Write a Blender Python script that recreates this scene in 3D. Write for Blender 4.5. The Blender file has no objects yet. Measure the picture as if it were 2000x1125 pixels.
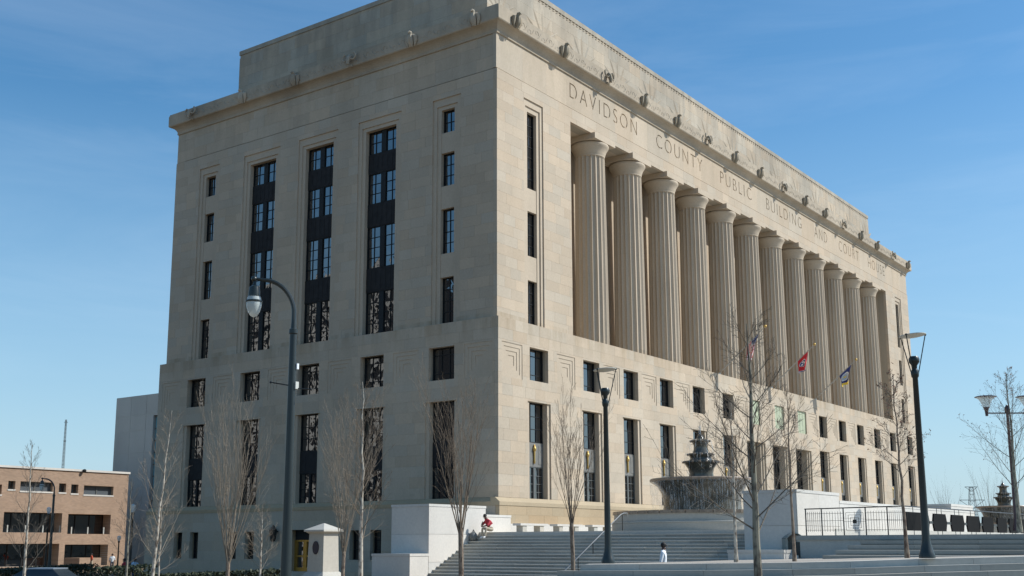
import bpy, bmesh, math, random
from mathutils import Vector, Matrix, Quaternion
random.seed(7)
scene = bpy.context.scene
COL = scene.collection
PI = math.pi

# ------------------------------------------------------------------ camera
CF = 2230.871            # focal length in photograph pixels (2000 px wide)
CPY = 657.636            # principal row
YAW, PITCH, ROLL = 0.9455143, 0.1793911, -0.0030225
CPOS = Vector((-49.55078, -36.78451, -3.01683))
_f = Vector((math.sin(YAW)*math.cos(PITCH), math.cos(YAW)*math.cos(PITCH), math.sin(PITCH)))
_r0 = Vector((math.cos(YAW), -math.sin(YAW), 0)); _u0 = _r0.cross(_f)
_r = _r0*math.cos(ROLL) + _u0*math.sin(ROLL); _u = -_r0*math.sin(ROLL) + _u0*math.cos(ROLL)
cd = bpy.data.cameras.new('camera'); cam = bpy.data.objects.new('camera', cd); COL.objects.link(cam)
cam.matrix_world = Matrix(((_r.x,_u.x,-_f.x,CPOS.x),(_r.y,_u.y,-_f.y,CPOS.y),(_r.z,_u.z,-_f.z,CPOS.z),(0,0,0,1)))
cd.sensor_width = 36; cd.lens = CF/2000*36; cd.shift_y = (CPY-562.5)/2000
cd.clip_start = 0.1; cd.clip_end = 8000
scene.camera = cam

def at(px, py, D):        # survey helper: photograph pixel + depth in metres -> world point
    return CPOS + (_f + _r*((px-1000)/CF) - _u*((py-CPY)/CF))*D
def onplane(px, py, axis, val):
    d = _f + _r*((px-1000)/CF) - _u*((py-CPY)/CF)
    return CPOS + d*((val-CPOS[axis])/d[axis])
def pix(P):
    v = Vector(P)-CPOS; z = v.dot(_f)
    return 1000+CF*v.dot(_r)/z, CPY-CF*v.dot(_u)/z

# ------------------------------------------------------------------ world + sun
SUN_EL = math.radians(41.5); SUN_DAZ = math.radians(40)     # sun from the right front of the portico
SDIR = Vector((math.sin(SUN_DAZ)*math.cos(SUN_EL), -math.cos(SUN_DAZ)*math.cos(SUN_EL), math.sin(SUN_EL)))
world = bpy.data.worlds.new('World'); scene.world = world; world.use_nodes = True
nt = world.node_tree; nt.nodes.clear()
wo = nt.nodes.new('ShaderNodeOutputWorld'); bg = nt.nodes.new('ShaderNodeBackground')
sky = nt.nodes.new('ShaderNodeTexSky'); sky.sky_type = 'NISHITA'; sky.sun_disc = False
sky.sun_elevation = SUN_EL; sky.sun_rotation = PI - SUN_DAZ
sky.air_density = 1.0; sky.dust_density = 0.5; sky.ozone_density = 2.0; sky.altitude = 100
tc = nt.nodes.new('ShaderNodeTexCoord'); mp = nt.nodes.new('ShaderNodeMapping')
mp.inputs['Scale'].default_value = (1.2, 1.2, 6.5); mp.inputs['Rotation'].default_value = (0.10, 0.12, 0.3)
nz = nt.nodes.new('ShaderNodeTexNoise'); nz.inputs['Scale'].default_value = 2.3; nz.inputs['Detail'].default_value = 9; nz.inputs['Roughness'].default_value = 0.62; nz.inputs['Distortion'].default_value = 0.6
rp = nt.nodes.new('ShaderNodeMapRange'); rp.inputs['From Min'].default_value = 0.46; rp.inputs['From Max'].default_value = 0.80; rp.inputs['To Min'].default_value = 0.0; rp.inputs['To Max'].default_value = 0.08
mx = nt.nodes.new('ShaderNodeMixRGB'); mx.inputs['Color2'].default_value = (7.4, 8.3, 9.2, 1)
nt.links.new(tc.outputs['Generated'], mp.inputs['Vector']); nt.links.new(mp.outputs[0], nz.inputs['Vector'])
nt.links.new(nz.outputs['Fac'], rp.inputs['Value']); nt.links.new(rp.outputs[0], mx.inputs['Fac'])
hs = nt.nodes.new('ShaderNodeHueSaturation'); hs.inputs['Saturation'].default_value = 1.28; hs.inputs['Hue'].default_value = 0.493
nt.links.new(sky.outputs[0], hs.inputs['Color']); nt.links.new(hs.outputs[0], mx.inputs['Color1'])
sz_ = nt.nodes.new('ShaderNodeSeparateXYZ'); nt.links.new(tc.outputs['Generated'], sz_.inputs[0])
hz = nt.nodes.new('ShaderNodeMapRange'); hz.inputs['From Min'].default_value = 0.0; hz.inputs['From Max'].default_value = 0.36; hz.inputs['To Min'].default_value = 0.8; hz.inputs['To Max'].default_value = 0.0; nt.links.new(sz_.outputs['Z'], hz.inputs['Value'])
hm = nt.nodes.new('ShaderNodeMixRGB'); hm.inputs['Color2'].default_value = (2.7, 4.15, 5.35, 1); nt.links.new(hz.outputs[0], hm.inputs['Fac']); nt.links.new(mx.outputs[0], hm.inputs['Color1'])
nt.links.new(hm.outputs[0], bg.inputs['Color']); bg.inputs['Strength'].default_value = 0.15
nt.links.new(bg.outputs[0], wo.inputs['Surface'])
sd = bpy.data.lights.new('sun', 'SUN'); sd.energy = 5.0; sd.angle = math.radians(0.5); sd.color = (1.0, 0.995, 0.95)
sun = bpy.data.objects.new('sun', sd); COL.objects.link(sun); sun.rotation_euler = (-SDIR).to_track_quat('-Z', 'Y').to_euler(); sun.location = (20, -60, 80)
scene.view_settings.view_transform = 'Standard'; scene.view_settings.look = 'None'
scene.view_settings.gamma = 1; scene.view_settings.exposure = 0.0; scene.view_settings.use_curve_mapping = False

# ------------------------------------------------------------------ materials
def nodes(name):
    m = bpy.data.materials.new(name); m.use_nodes = True; n = m.node_tree
    return m, n, n.nodes['Principled BSDF']
def flat(name, col, rough=0.6, metal=0.0, noise=0.0, nscale=8.0, bump=0.0, bscale=60.0, spec=None):
    m, n, b = nodes(name)
    b.inputs['Base Color'].default_value = (*col, 1); b.inputs['Roughness'].default_value = rough; b.inputs['Metallic'].default_value = metal
    if spec is not None: b.inputs['Specular IOR Level'].default_value = spec
    if noise or bump:
        t = n.nodes.new('ShaderNodeTexCoord')
    if noise:
        z = n.nodes.new('ShaderNodeTexNoise'); z.inputs['Scale'].default_value = nscale; z.inputs['Detail'].default_value = 6
        n.links.new(t.outputs['Object'], z.inputs['Vector'])
        r = n.nodes.new('ShaderNodeMapRange'); r.inputs['From Min'].default_value = .3; r.inputs['From Max'].default_value = .7
        r.inputs['To Min'].default_value = 1-noise; r.inputs['To Max'].default_value = 1+noise
        v = n.nodes.new('ShaderNodeVectorMath'); v.operation = 'SCALE'; v.inputs[0].default_value = col
        n.links.new(z.outputs['Fac'], r.inputs['Value']); n.links.new(r.outputs[0], v.inputs['Scale']); n.links.new(v.outputs[0], b.inputs['Base Color'])
    if bump:
        z2 = n.nodes.new('ShaderNodeTexNoise'); z2.inputs['Scale'].default_value = bscale; z2.inputs['Detail'].default_value = 4
        n.links.new(t.outputs['Object'], z2.inputs['Vector'])
        bp = n.nodes.new('ShaderNodeBump'); bp.inputs['Strength'].default_value = bump; bp.inputs['Distance'].default_value = 0.02
        n.links.new(z2.outputs['Fac'], bp.inputs['Height']); n.links.new(bp.outputs[0], b.inputs['Normal'])
    return m
def stone(name, col, var=0.09, stain=0.12, rough=0.85, streak=None, warm=0.05, island=True, grain=0.05):
    """quarried stone: every block its own tone, broad weathering, fine grain, optional run-off stains under a ledge"""
    m, n, b = nodes(name); L = n.links.new
    g = n.nodes.new('ShaderNodeNewGeometry'); oi = n.nodes.new('ShaderNodeObjectInfo')
    ad = n.nodes.new('ShaderNodeMath'); ad.operation = 'ADD'
    L(oi.outputs['Random'], ad.inputs[0]); L(g.outputs['Random Per Island'], ad.inputs[1])
    fr = n.nodes.new('ShaderNodeMath'); fr.operation = 'FRACT'; L(ad.outputs[0], fr.inputs[0])
    mr = n.nodes.new('ShaderNodeMapRange'); mr.inputs['To Min'].default_value = 1-(var if island else 0); mr.inputs['To Max'].default_value = 1+(var*.7 if island else 0)
    L(fr.outputs[0], mr.inputs['Value'])
    z = n.nodes.new('ShaderNodeTexNoise'); z.inputs['Scale'].default_value = 0.22; z.inputs['Detail'].default_value = 8; z.inputs['Roughness'].default_value = .65
    mp_ = n.nodes.new('ShaderNodeMapping'); mp_.inputs['Scale'].default_value = (1, 1, .55); L(g.outputs['Position'], mp_.inputs['Vector']); L(mp_.outputs[0], z.inputs['Vector'])
    r2 = n.nodes.new('ShaderNodeMapRange'); r2.inputs['From Min'].default_value = .32; r2.inputs['From Max'].default_value = .68; r2.inputs['To Min'].default_value = 1-stain; r2.inputs['To Max'].default_value = 1+stain*.6
    L(z.outputs['Fac'], r2.inputs['Value'])
    z3 = n.nodes.new('ShaderNodeTexNoise'); z3.inputs['Scale'].default_value = 9; z3.inputs['Detail'].default_value = 5; L(g.outputs['Position'], z3.inputs['Vector'])
    r3 = n.nodes.new('ShaderNodeMapRange'); r3.inputs['From Min'].default_value = .3; r3.inputs['From Max'].default_value = .7; r3.inputs['To Min'].default_value = 1-grain; r3.inputs['To Max'].default_value = 1+grain; L(z3.outputs['Fac'], r3.inputs['Value'])
    m1 = n.nodes.new('ShaderNodeMath'); m1.operation = 'MULTIPLY'; L(mr.outputs[0], m1.inputs[0]); L(r2.outputs[0], m1.inputs[1])
    m2 = n.nodes.new('ShaderNodeMath'); m2.operation = 'MULTIPLY'; L(m1.outputs[0], m2.inputs[0]); L(r3.outputs[0], m2.inputs[1])
    # hue per block
    mc = n.nodes.new('ShaderNodeMixRGB'); mc.inputs['Color1'].default_value = (col[0]*(1+warm), col[1], col[2]*(1-warm), 1); mc.inputs['Color2'].default_value = (col[0]*(1-warm), col[1], col[2]*(1+warm), 1)
    h2 = n.nodes.new('ShaderNodeMath'); h2.operation = 'MULTIPLY'; h2.inputs[1].default_value = 7.31; L(fr.outputs[0], h2.inputs[0])
    h3 = n.nodes.new('ShaderNodeMath'); h3.operation = 'FRACT'; L(h2.outputs[0], h3.inputs[0]); L(h3.outputs[0], mc.inputs['Fac'])
    v = n.nodes.new('ShaderNodeVectorMath'); v.operation = 'SCALE'; L(mc.outputs[0], v.inputs[0]); L(m2.outputs[0], v.inputs['Scale'])
    out = v.outputs[0]
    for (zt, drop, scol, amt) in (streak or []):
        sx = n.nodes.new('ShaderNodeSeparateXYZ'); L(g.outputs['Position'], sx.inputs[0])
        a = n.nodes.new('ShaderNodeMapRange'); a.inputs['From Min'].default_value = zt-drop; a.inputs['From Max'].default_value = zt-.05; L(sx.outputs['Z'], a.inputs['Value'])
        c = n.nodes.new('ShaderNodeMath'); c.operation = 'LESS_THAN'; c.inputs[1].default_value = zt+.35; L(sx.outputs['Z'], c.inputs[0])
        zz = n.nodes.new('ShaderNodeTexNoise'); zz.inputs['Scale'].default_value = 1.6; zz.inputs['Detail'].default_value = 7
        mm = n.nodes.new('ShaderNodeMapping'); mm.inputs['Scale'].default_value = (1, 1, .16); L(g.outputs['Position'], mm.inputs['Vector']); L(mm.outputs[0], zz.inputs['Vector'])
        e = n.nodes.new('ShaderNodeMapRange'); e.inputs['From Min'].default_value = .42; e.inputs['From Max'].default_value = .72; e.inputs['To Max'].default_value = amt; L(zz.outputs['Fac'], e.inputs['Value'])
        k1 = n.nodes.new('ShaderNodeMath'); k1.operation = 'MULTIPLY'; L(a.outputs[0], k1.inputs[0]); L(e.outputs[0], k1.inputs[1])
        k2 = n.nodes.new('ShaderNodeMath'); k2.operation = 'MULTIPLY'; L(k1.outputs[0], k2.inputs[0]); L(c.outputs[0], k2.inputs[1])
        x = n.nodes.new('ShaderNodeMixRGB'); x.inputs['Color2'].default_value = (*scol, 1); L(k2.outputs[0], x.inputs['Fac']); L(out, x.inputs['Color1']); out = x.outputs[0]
    L(out, b.inputs['Base Color']); b.inputs['Roughness'].default_value = rough; b.inputs['Specular IOR Level'].default_value = .25
    z4 = n.nodes.new('ShaderNodeTexNoise'); z4.inputs['Scale'].default_value = 22; z4.inputs['Detail'].default_value = 5; L(g.outputs['Position'], z4.inputs['Vector'])
    bp = n.nodes.new('ShaderNodeBump'); bp.inputs['Strength'].default_value = .25; bp.inputs['Distance'].default_value = .015; L(z4.outputs['Fac'], bp.inputs['Height']); L(bp.outputs[0], b.inputs['Normal'])
    return m
LS = (0.49, 0.402, 0.302)
M = {}
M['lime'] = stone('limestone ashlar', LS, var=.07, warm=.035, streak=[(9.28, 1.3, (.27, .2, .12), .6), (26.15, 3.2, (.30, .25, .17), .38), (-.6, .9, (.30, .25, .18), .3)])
M['limeplain'] = stone('limestone dressed', LS, var=.05, warm=0.0, island=False, streak=[(9.28, 1.3, (.27, .2, .12), .4)])
M['limejoint'] = flat('lime mortar', (.36, .31, .24), .95)
M['limedirty'] = stone('weathered limestone of cornice and attic', (.445, .378, .29), var=.08, stain=.28, streak=[(32.6, 3.5, (.22, .2, .165), .6), (27.5, .9, (.25, .22, .17), .5)])
M['limedark'] = stone('dark carved limestone', (.31, .26, .19), var=.1, stain=.35)  # darker, mottled limestone tone for the carved heads of the right facade
M['plinth'] = stone('tan limestone plinth', (.42, .32, .205), var=.06, stain=.12)
M['marble'] = stone('white marble cladding', (.63, .59, .53), var=.06, stain=.12, rough=.5, warm=.015)
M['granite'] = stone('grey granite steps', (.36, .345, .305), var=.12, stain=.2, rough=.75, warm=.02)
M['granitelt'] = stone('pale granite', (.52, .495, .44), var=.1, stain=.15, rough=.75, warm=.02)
M['paving'] = stone('tan concrete paving', (.42, .37, .31), var=.08, stain=.15, rough=.9)
M['concrete'] = stone('cast concrete', (.47, .445, .39), var=.05, stain=.18, rough=.9)
M['frame'] = flat('dark painted window metal', (.02, .022, .023), .6, spec=.2)
M['framelt'] = flat('grey bronze window metal', (.11, .115, .11), .45)
M['spandrel'] = flat('dark cast metal spandrel', (.03, .029, .029), .75, spec=.15, noise=.2, nscale=3)
M['spandrelgrey'] = flat('grey cast metal spandrel', (.17, .165, .15), .55, noise=.12, nscale=3)
M['binmetal'] = flat('grey green painted metal', (.22, .235, .21), .45)
M['gold'] = flat('gilded metal', (.50, .34, .11), .5, .85)
M['brass'] = flat('brass door metal', (.55, .33, .08), .4, .8)
M['green'] = flat('pale green panel', (.40, .43, .29), .5, noise=.12, nscale=2)
M['black'] = flat('black painted metal', (.012, .014, .013), .38)
M['blackpanel'] = flat('black panel', (.006, .006, .006), .8, spec=.1)
M['lampgreen'] = flat('dark green painted lamp metal', (.018, .026, .026), .35)
M['lampred'] = flat('dark brown painted lamp metal', (.05, .028, .032), .4)
M['dish'] = flat('pale lamp reflector', (.55, .55, .50), .5)
M['steel'] = flat('stainless handrail', (.34, .34, .33), .4, .9)
M['bronze'] = flat('dark bronze plaque', (.05, .04, .05), .45, .5, bump=.4, bscale=20)
M['wetstone'] = flat('wet dark fountain stone', (.075, .07, .055), .18, noise=.45, nscale=2.5, bump=.3, bscale=12)
M['fountaintan'] = flat('fountain rim stone', (.24, .18, .13), .35, noise=.3, nscale=4)
M['roof'] = flat('roof membrane', (.25, .24, .22), .9)
M['skin1'] = flat('dark brown skin', (.10, .052, .032), .5); M['skin2'] = flat('brown skin', (.16, .085, .055), .5)
M['hair'] = flat('black hair', (.012, .01, .009), .7)
M['red'] = flat('red cotton', (.42, .03, .045), .85); M['white'] = flat('white cotton', (.80, .82, .84), .85)
M['khaki'] = flat('khaki cotton', (.42, .36, .27), .9); M['jean'] = flat('dark blue denim', (.05, .06, .09), .9)
M['shoe'] = flat('white shoe', (.75, .75, .75), .6); M['orange'] = flat('orange red cotton', (.55, .08, .03), .85); M['paleblue'] = flat('pale blue cotton', (.45, .58, .72), .85)
M['tyre'] = flat('tyre rubber', (.02, .02, .02), .9); M['carpaint'] = flat('silver blue car paint', (.32, .37, .43), .3, .4); M['carglass'] = flat('car glass', (.03, .04, .05), .06)
M['leaf'] = flat('dark hedge leaf', (.035, .045, .02), .7, noise=.4, nscale=3)
M['bud'] = flat('brown leaf bud', (.20, .10, .06), .8)
M['asphalt'] = flat('asphalt', (.05, .05, .052), .9, noise=.15, nscale=2, bump=.3)
M['ground'] = stone('worn winter grass', (.20, .15, .095), var=.03, stain=.2, rough=.95)
M['flagred'] = flat('flag red', (.50, .015, .025), .75); M['flagwhite'] = flat('flag white', (.78, .78, .76), .75); M['flagblue'] = flat('flag blue', (.02, .035, .16), .75); M['flaggold'] = flat('flag gold', (.75, .50, .05), .75); M['flaggrey'] = flat('flag grey blue', (.36, .42, .50), .75)

def glass_mat(name, col, ior=2.6, wav=.25, sc=1.1):
    m, n, b = nodes(name); b.inputs['Base Color'].default_value = (*col, 1); b.inputs['Roughness'].default_value = .025; b.inputs['IOR'].default_value = ior
    g = n.nodes.new('ShaderNodeNewGeometry'); z = n.nodes.new('ShaderNodeTexNoise'); z.inputs['Scale'].default_value = sc; z.inputs['Detail'].default_value = 1.5
    bp = n.nodes.new('ShaderNodeBump'); bp.inputs['Strength'].default_value = wav; bp.inputs['Distance'].default_value = .06
    n.links.new(g.outputs['Position'], z.inputs['Vector']); n.links.new(z.outputs['Fac'], bp.inputs['Height']); n.links.new(bp.outputs[0], b.inputs['Normal'])
    return m
M['glass'] = glass_mat('window glass', (.006, .008, .011))
M['glasslt'] = glass_mat('far window glass', (.10, .11, .12), 1.5, .1)
M['glassblue'] = glass_mat('blue curtain glass', (.13, .38, .46), 1.7, .1)
def water_mat():
    m, n, b = nodes('falling water'); out = n.nodes['Material Output']
    b.inputs['Base Color'].default_value = (.75, .8, .82, 1); b.inputs['Roughness'].default_value = .15
    t = n.nodes.new('ShaderNodeBsdfTransparent'); x = n.nodes.new('ShaderNodeMixShader')
    g = n.nodes.new('ShaderNodeNewGeometry'); mpn = n.nodes.new('ShaderNodeMapping'); mpn.inputs['Scale'].default_value = (5, 5, .8)
    z = n.nodes.new('ShaderNodeTexNoise'); z.inputs['Scale'].default_value = 3.0; z.inputs['Detail'].default_value = 4
    r = n.nodes.new('ShaderNodeMapRange'); r.inputs['From Min'].default_value = .42; r.inputs['From Max'].default_value = .72; r.inputs['To Max'].default_value = .34
    n.links.new(g.outputs['Position'], mpn.inputs['Vector']); n.links.new(mpn.outputs[0], z.inputs['Vector']); n.links.new(z.outputs['Fac'], r.inputs['Value'])
    n.links.new(r.outputs[0], x.inputs['Fac']); n.links.new(t.outputs[0], x.inputs[1]); n.links.new(b.outputs[0], x.inputs[2]); n.links.new(x.outputs[0], out.inputs['Surface'])
    return m
M['water'] = water_mat()
def clear_mat():
    m, n, b = nodes('ribbed lamp glass'); out = n.nodes['Material Output']
    b.inputs['Base Color'].default_value = (.72, .78, .76, 1); b.inputs['Roughness'].default_value = .12
    t = n.nodes.new('ShaderNodeBsdfTransparent'); x = n.nodes.new('ShaderNodeMixShader'); x.inputs['Fac'].default_value = .62
    n.links.new(t.outputs[0], x.inputs[1]); n.links.new(b.outputs[0], x.inputs[2]); n.links.new(x.outputs[0], out.inputs['Surface'])
    return m
M['lampglass'] = clear_mat()
def brick_mat():
    m, n, b = nodes('tan brick'); g = n.nodes.new('ShaderNodeNewGeometry'); mpn = n.nodes.new('ShaderNodeMapping'); mpn.inputs['Rotation'].default_value = (PI/2, 0, 0)
    k = n.nodes.new('ShaderNodeTexBrick'); k.inputs['Color1'].default_value = (.37, .235, .15, 1); k.inputs['Color2'].default_value = (.28, .175, .11, 1); k.inputs['Mortar'].default_value = (.42, .36, .3, 1)
    k.inputs['Scale'].default_value = 1; k.inputs['Brick Width'].default_value = .3; k.inputs['Row Height'].default_value = .1; k.inputs['Mortar Size'].default_value = .008
    z = n.nodes.new('ShaderNodeTexNoise'); z.inputs['Scale'].default_value = .4; z.inputs['Detail'].default_value = 6
    r = n.nodes.new('ShaderNodeMapRange'); r.inputs['To Min'].default_value = .8; r.inputs['To Max'].default_value = 1.2
    v = n.nodes.new('ShaderNodeVectorMath'); v.operation = 'SCALE'
    n.links.new(g.outputs['Position'], mpn.inputs['Vector']); n.links.new(mpn.outputs[0], k.inputs['Vector']); n.links.new(g.outputs['Position'], z.inputs['Vector'])
    n.links.new(z.outputs['Fac'], r.inputs['Value']); n.links.new(k.outputs['Color'], v.inputs[0]); n.links.new(r.outputs[0], v.inputs['Scale']); n.links.new(v.outputs[0], b.inputs['Base Color']); b.inputs['Roughness'].default_value = .9
    return m
M['brick'] = brick_mat()
def bark(name, col, spots):
    m, n, b = nodes(name); g = n.nodes.new('ShaderNodeNewGeometry'); mpn = n.nodes.new('ShaderNodeMapping'); mpn.inputs['Scale'].default_value = (6, 6, 3)
    z = n.nodes.new('ShaderNodeTexNoise'); z.inputs['Scale'].default_value = 2.2; z.inputs['Detail'].default_value = 7
    r = n.nodes.new('ShaderNodeValToRGB'); r.color_ramp.elements[0].position = .36; r.color_ramp.elements[0].color = (*spots, 1); r.color_ramp.elements[1].position = .56; r.color_ramp.elements[1].color = (*col, 1)
    n.links.new(g.outputs['Position'], mpn.inputs['Vector']); n.links.new(mpn.outputs[0], z.inputs['Vector']); n.links.new(z.outputs['Fac'], r.inputs['Fac']); n.links.new(r.outputs[0], b.inputs['Base Color']); b.inputs['Roughness'].default_value = .9
    return m
M['barkpale'] = bark('pale smooth bark', (.50, .45, .37), (.16, .12, .09))
M['barkgrey'] = bark('grey mottled bark', (.25, .235, .18), (.085, .075, .06))
M['barkbrown'] = bark('brown bark', (.27, .21, .155), (.11, .07, .05))
M['twigbrown'] = flat('brown twigs', (.22, .165, .115), .85)
M['twigpale'] = flat('pale twigs', (.26, .21, .155), .85)
M['twiggrey'] = flat('grey twigs', (.13, .11, .085), .85)

# ------------------------------------------------------------------ mesh helpers
BOXF = ((0,3,2,1),(4,5,6,7),(0,1,5,4),(1,2,6,5),(2,3,7,6),(3,0,4,7))
class MB:
    def __init__(s): s.v = []; s.f = []; s.m = []
    def add(s, vs, fs, mi=0):
        o = len(s.v); s.v += [tuple(x) for x in vs]; s.f += [tuple(i+o for i in q) for q in fs]; s.m += [mi]*len(fs)
    def box(s, x0, y0, z0, x1, y1, z1, mi=0):
        s.add([(x0,y0,z0),(x1,y0,z0),(x1,y1,z0),(x0,y1,z0),(x0,y0,z1),(x1,y0,z1),(x1,y1,z1),(x0,y1,z1)], BOXF, mi)
    def fbox(s, F, s0, s1, z0, z1, d0, d1, mi=0):
        s.add([F(s0,z0,d0),F(s1,z0,d0),F(s1,z0,d1),F(s0,z0,d1),F(s0,z1,d0),F(s1,z1,d0),F(s1,z1,d1),F(s0,z1,d1)], BOXF, mi)
    def tube(s, pts, rad, n=6, cap=True, mi=0):
        pts = [Vector(q) for q in pts]
        if not hasattr(rad, '__len__'): rad = [rad]*len(pts)
        t = (pts[1]-pts[0]).normalized(); a = t.orthogonal().normalized(); o = len(s.v)
        for i, q in enumerate(pts):
            t2 = (pts[min(i+1,len(pts)-1)]-pts[max(i-1,0)]).normalized()
            a = (a - t2*a.dot(t2)); a = a.normalized() if a.length > 1e-6 else t2.orthogonal().normalized()
            b = t2.cross(a)
            for k in range(n):
                an = 2*PI*k/n; s.v.append(tuple(q + (a*math.cos(an)+b*math.sin(an))*rad[i]))
        for i in range(len(pts)-1):
            for k in range(n):
                s.f.append((o+i*n+k, o+i*n+(k+1)%n, o+(i+1)*n+(k+1)%n, o+(i+1)*n+k)); s.m.append(mi)
        if cap:
            s.f.append(tuple(o+k for k in range(n))[::-1]); s.m.append(mi); s.f.append(tuple(o+(len(pts)-1)*n+k for k in range(n))); s.m.append(mi)
    def lathe(s, prof, n=24, c=(0,0,0), mi=0, flute=None):
        o = len(s.v)
        for r, z in prof:
            for k in range(n):
                an = 2*PI*k/n; s.v.append((c[0]+r*math.cos(an), c[1]+r*math.sin(an), c[2]+z))
        for i in range(len(prof)-1):
            for k in range(n):
                s.f.append((o+i*n+k, o+i*n+(k+1)%n, o+(i+1)*n+(k+1)%n, o+(i+1)*n+k)); s.m.append(mi)
        s.f.append(tuple(o+k for k in range(n))[::-1]); s.m.append(mi)
        s.f.append(tuple(o+(len(prof)-1)*n+k for k in range(n))); s.m.append(mi)
    def ball(s, c, r, sx=1, sy=1, sz=1, n=10, mi=0):
        prof = [(max(1e-3, math.sin(PI*i/(n//2+1)))*1.0, -math.cos(PI*i/(n//2+1))) for i in range(n//2+2)]
        o = len(s.v); s.lathe(prof, n, (0,0,0), mi)
        for i in range(o, len(s.v)):
            x, y, z = s.v[i]; s.v[i] = (c[0]+x*r*sx, c[1]+y*r*sy, c[2]+z*r*sz)
    def poly(s, top, z0, mi=0):       # vertical prism under a polygon of 3D points
        n = len(top); o = len(s.v); s.v += [tuple(q) for q in top] + [(q[0], q[1], z0) for q in top]
        s.f.append(tuple(o+i for i in range(n))); s.f.append(tuple(o+n+i for i in range(n))[::-1]); s.m += [mi, mi]
        for i in range(n): s.f.append((o+i, o+n+i, o+n+(i+1)%n, o+(i+1)%n)); s.m.append(mi)
    def mesh(s, name, mats, smooth=False):
        me = bpy.data.meshes.new(name); me.from_pydata(s.v, [], s.f)
        mats = mats if isinstance(mats, (list, tuple)) else [mats]
        for q in mats: me.materials.append(q)
        if len(mats) > 1: me.polygons.foreach_set('material_index', s.m)
        bm = bmesh.new(); bm.from_mesh(me); bmesh.ops.recalc_face_normals(bm, faces=bm.faces); bm.to_mesh(me); bm.free()
        if smooth:
            me.polygons.foreach_set('use_smooth', [True]*len(me.polygons))
            try: me.set_sharp_from_angle(angle=math.radians(38))
            except Exception: pass
        me.update(); return me
    def build(s, name, mats, parent=None, smooth=False, **props):
        o = bpy.data.objects.new(name, s.mesh(name, mats, smooth)); COL.objects.link(o)
        if parent:
            o.parent = parent
            if parent.type == 'EMPTY' or parent.location.length or parent.rotation_euler.z:   # meshes are given in world space
                o.matrix_parent_inverse = wm(parent).inverted()
        for k, v in props.items(): o[k] = v
        return o
def wm(o):
    m = Matrix.LocRotScale(o.location, o.rotation_euler, o.scale)
    return (wm(o.parent) @ o.matrix_parent_inverse @ m) if o.parent else m
def thing(name, label, cat, loc=(0,0,0), group=None):
    o = bpy.data.objects.new(name, None); COL.objects.link(o); o.location = loc; o.empty_display_size = .3
    o['label'] = label; o['category'] = cat
    if group: o['group'] = group
    return o
def tag(o, label, cat, group=None):
    o['label'] = label; o['category'] = cat
    if group: o['group'] = group
    return o
def copy_tree(o, parent=None):
    c = o.copy(); COL.objects.link(c)
    if parent: c.parent = parent; c.matrix_parent_inverse = o.matrix_parent_inverse.copy()
    for ch in list(o.children): copy_tree(ch, c)
    return c
def subtract(rect, holes):
    rs = [rect]
    for (a0, a1, b0, b1) in holes:
        out = []
        for (s0, s1, z0, z1) in rs:
            if a1 <= s0+1e-4 or a0 >= s1-1e-4 or b1 <= z0+1e-4 or b0 >= z1-1e-4: out.append((s0,s1,z0,z1)); continue
            if a0 > s0: out.append((s0,a0,z0,z1))
            if a1 < s1: out.append((a1,s1,z0,z1))
            m0, m1 = max(s0,a0), min(s1,a1)
            if b0 > z0: out.append((m0,m1,z0,b0))
            if b1 < z1: out.append((m0,m1,b1,z1))
        rs = out
    return [q for q in rs if q[1]-q[0] > .004 and q[3]-q[2] > .004]

# ------------------------------------------------------------------ terrain
def gz(x, y):
    t = -.586*(x+50) + .811*(y+37)
    return -4.75 if t < 8 else (-5.6 if t > 24 else -4.75 - .85*(t-8)/16)
xs = [-3000,-900,-300,-160] + [-100+4*i for i in range(66)] + [200,300,900,3000]
g = MB(); nx = len(xs)
for y in xs:
    for x in xs: g.v.append((x, y, gz(x, y)))
for j in range(nx-1):
    for i in range(nx-1):
        a = j*nx+i; g.f.append((a, a+1, a+nx+1, a+nx)); g.m.append(0)
g.build('ground', M['ground'], kind='structure')
rd = MB(); rx = [-32+4*i for i in range(5)]; ry = [8+4*i for i in range(14)]
for y in ry:
    for x in rx: rd.v.append((x, y, gz(x, y)+.004))
for j in range(len(ry)-1):
    for i in range(len(rx)-1):
        a = j*len(rx)+i; rd.f.append((a, a+1, a+len(rx)+1, a+len(rx))); rd.m.append(0)
rd.build('road', M['asphalt'], kind='structure')

# ================================================================== courthouse
L, W = 76.0, 28.63
ZS, ZG, ZT = 9.284, 23.93, 26.23
ch = thing('courthouse', 'monumental limestone courthouse with a fluted column portico and carved inscription', 'courthouse', (0,0,-4.75))
FR = lambda s, z, d: (s, -d, z)
FL = lambda s, z, d: (-d, s, z)
BR = [38.07 + 4.80*k for k in range(-6, 7)]          # window bays of the right facade
BR = [3.62] + BR + [72.45]
BL = [14.31 + 5.31*k for k in range(-2, 3)]
blocks = []      # (F, s0, s1, z0, z1, d0, d1, matkey)
core = MB(); trim = MB(); rough_core = MB()
def ashlar(F, region, holes, dsurf, course, length, mk='lime', thick=.25):
    s0, s1, z0, z1 = region; n = max(1, round((z1-z0)/course)); h = (z1-z0)/n
    for i in range(n):
        a, b = z0+i*h, z0+(i+1)*h
        s = s0 - (length*.5 if i % 2 else 0) - length*.12*random.random()
        first = True
        while s < s1:
            l = length*random.uniform(.75, 1.3); e = s+l
            if s1-e < .35*length: e = s1+.1
            q = (max(s, s0)+.003, min(e, s1)-.003, a+.003, b-.003)
            if q[1]-q[0] > .03:
                pr = random.uniform(0, .004)
                for t in subtract(q, holes): blocks.append((F, *t, dsurf-thick, dsurf+pr, mk))
            s = e
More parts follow.
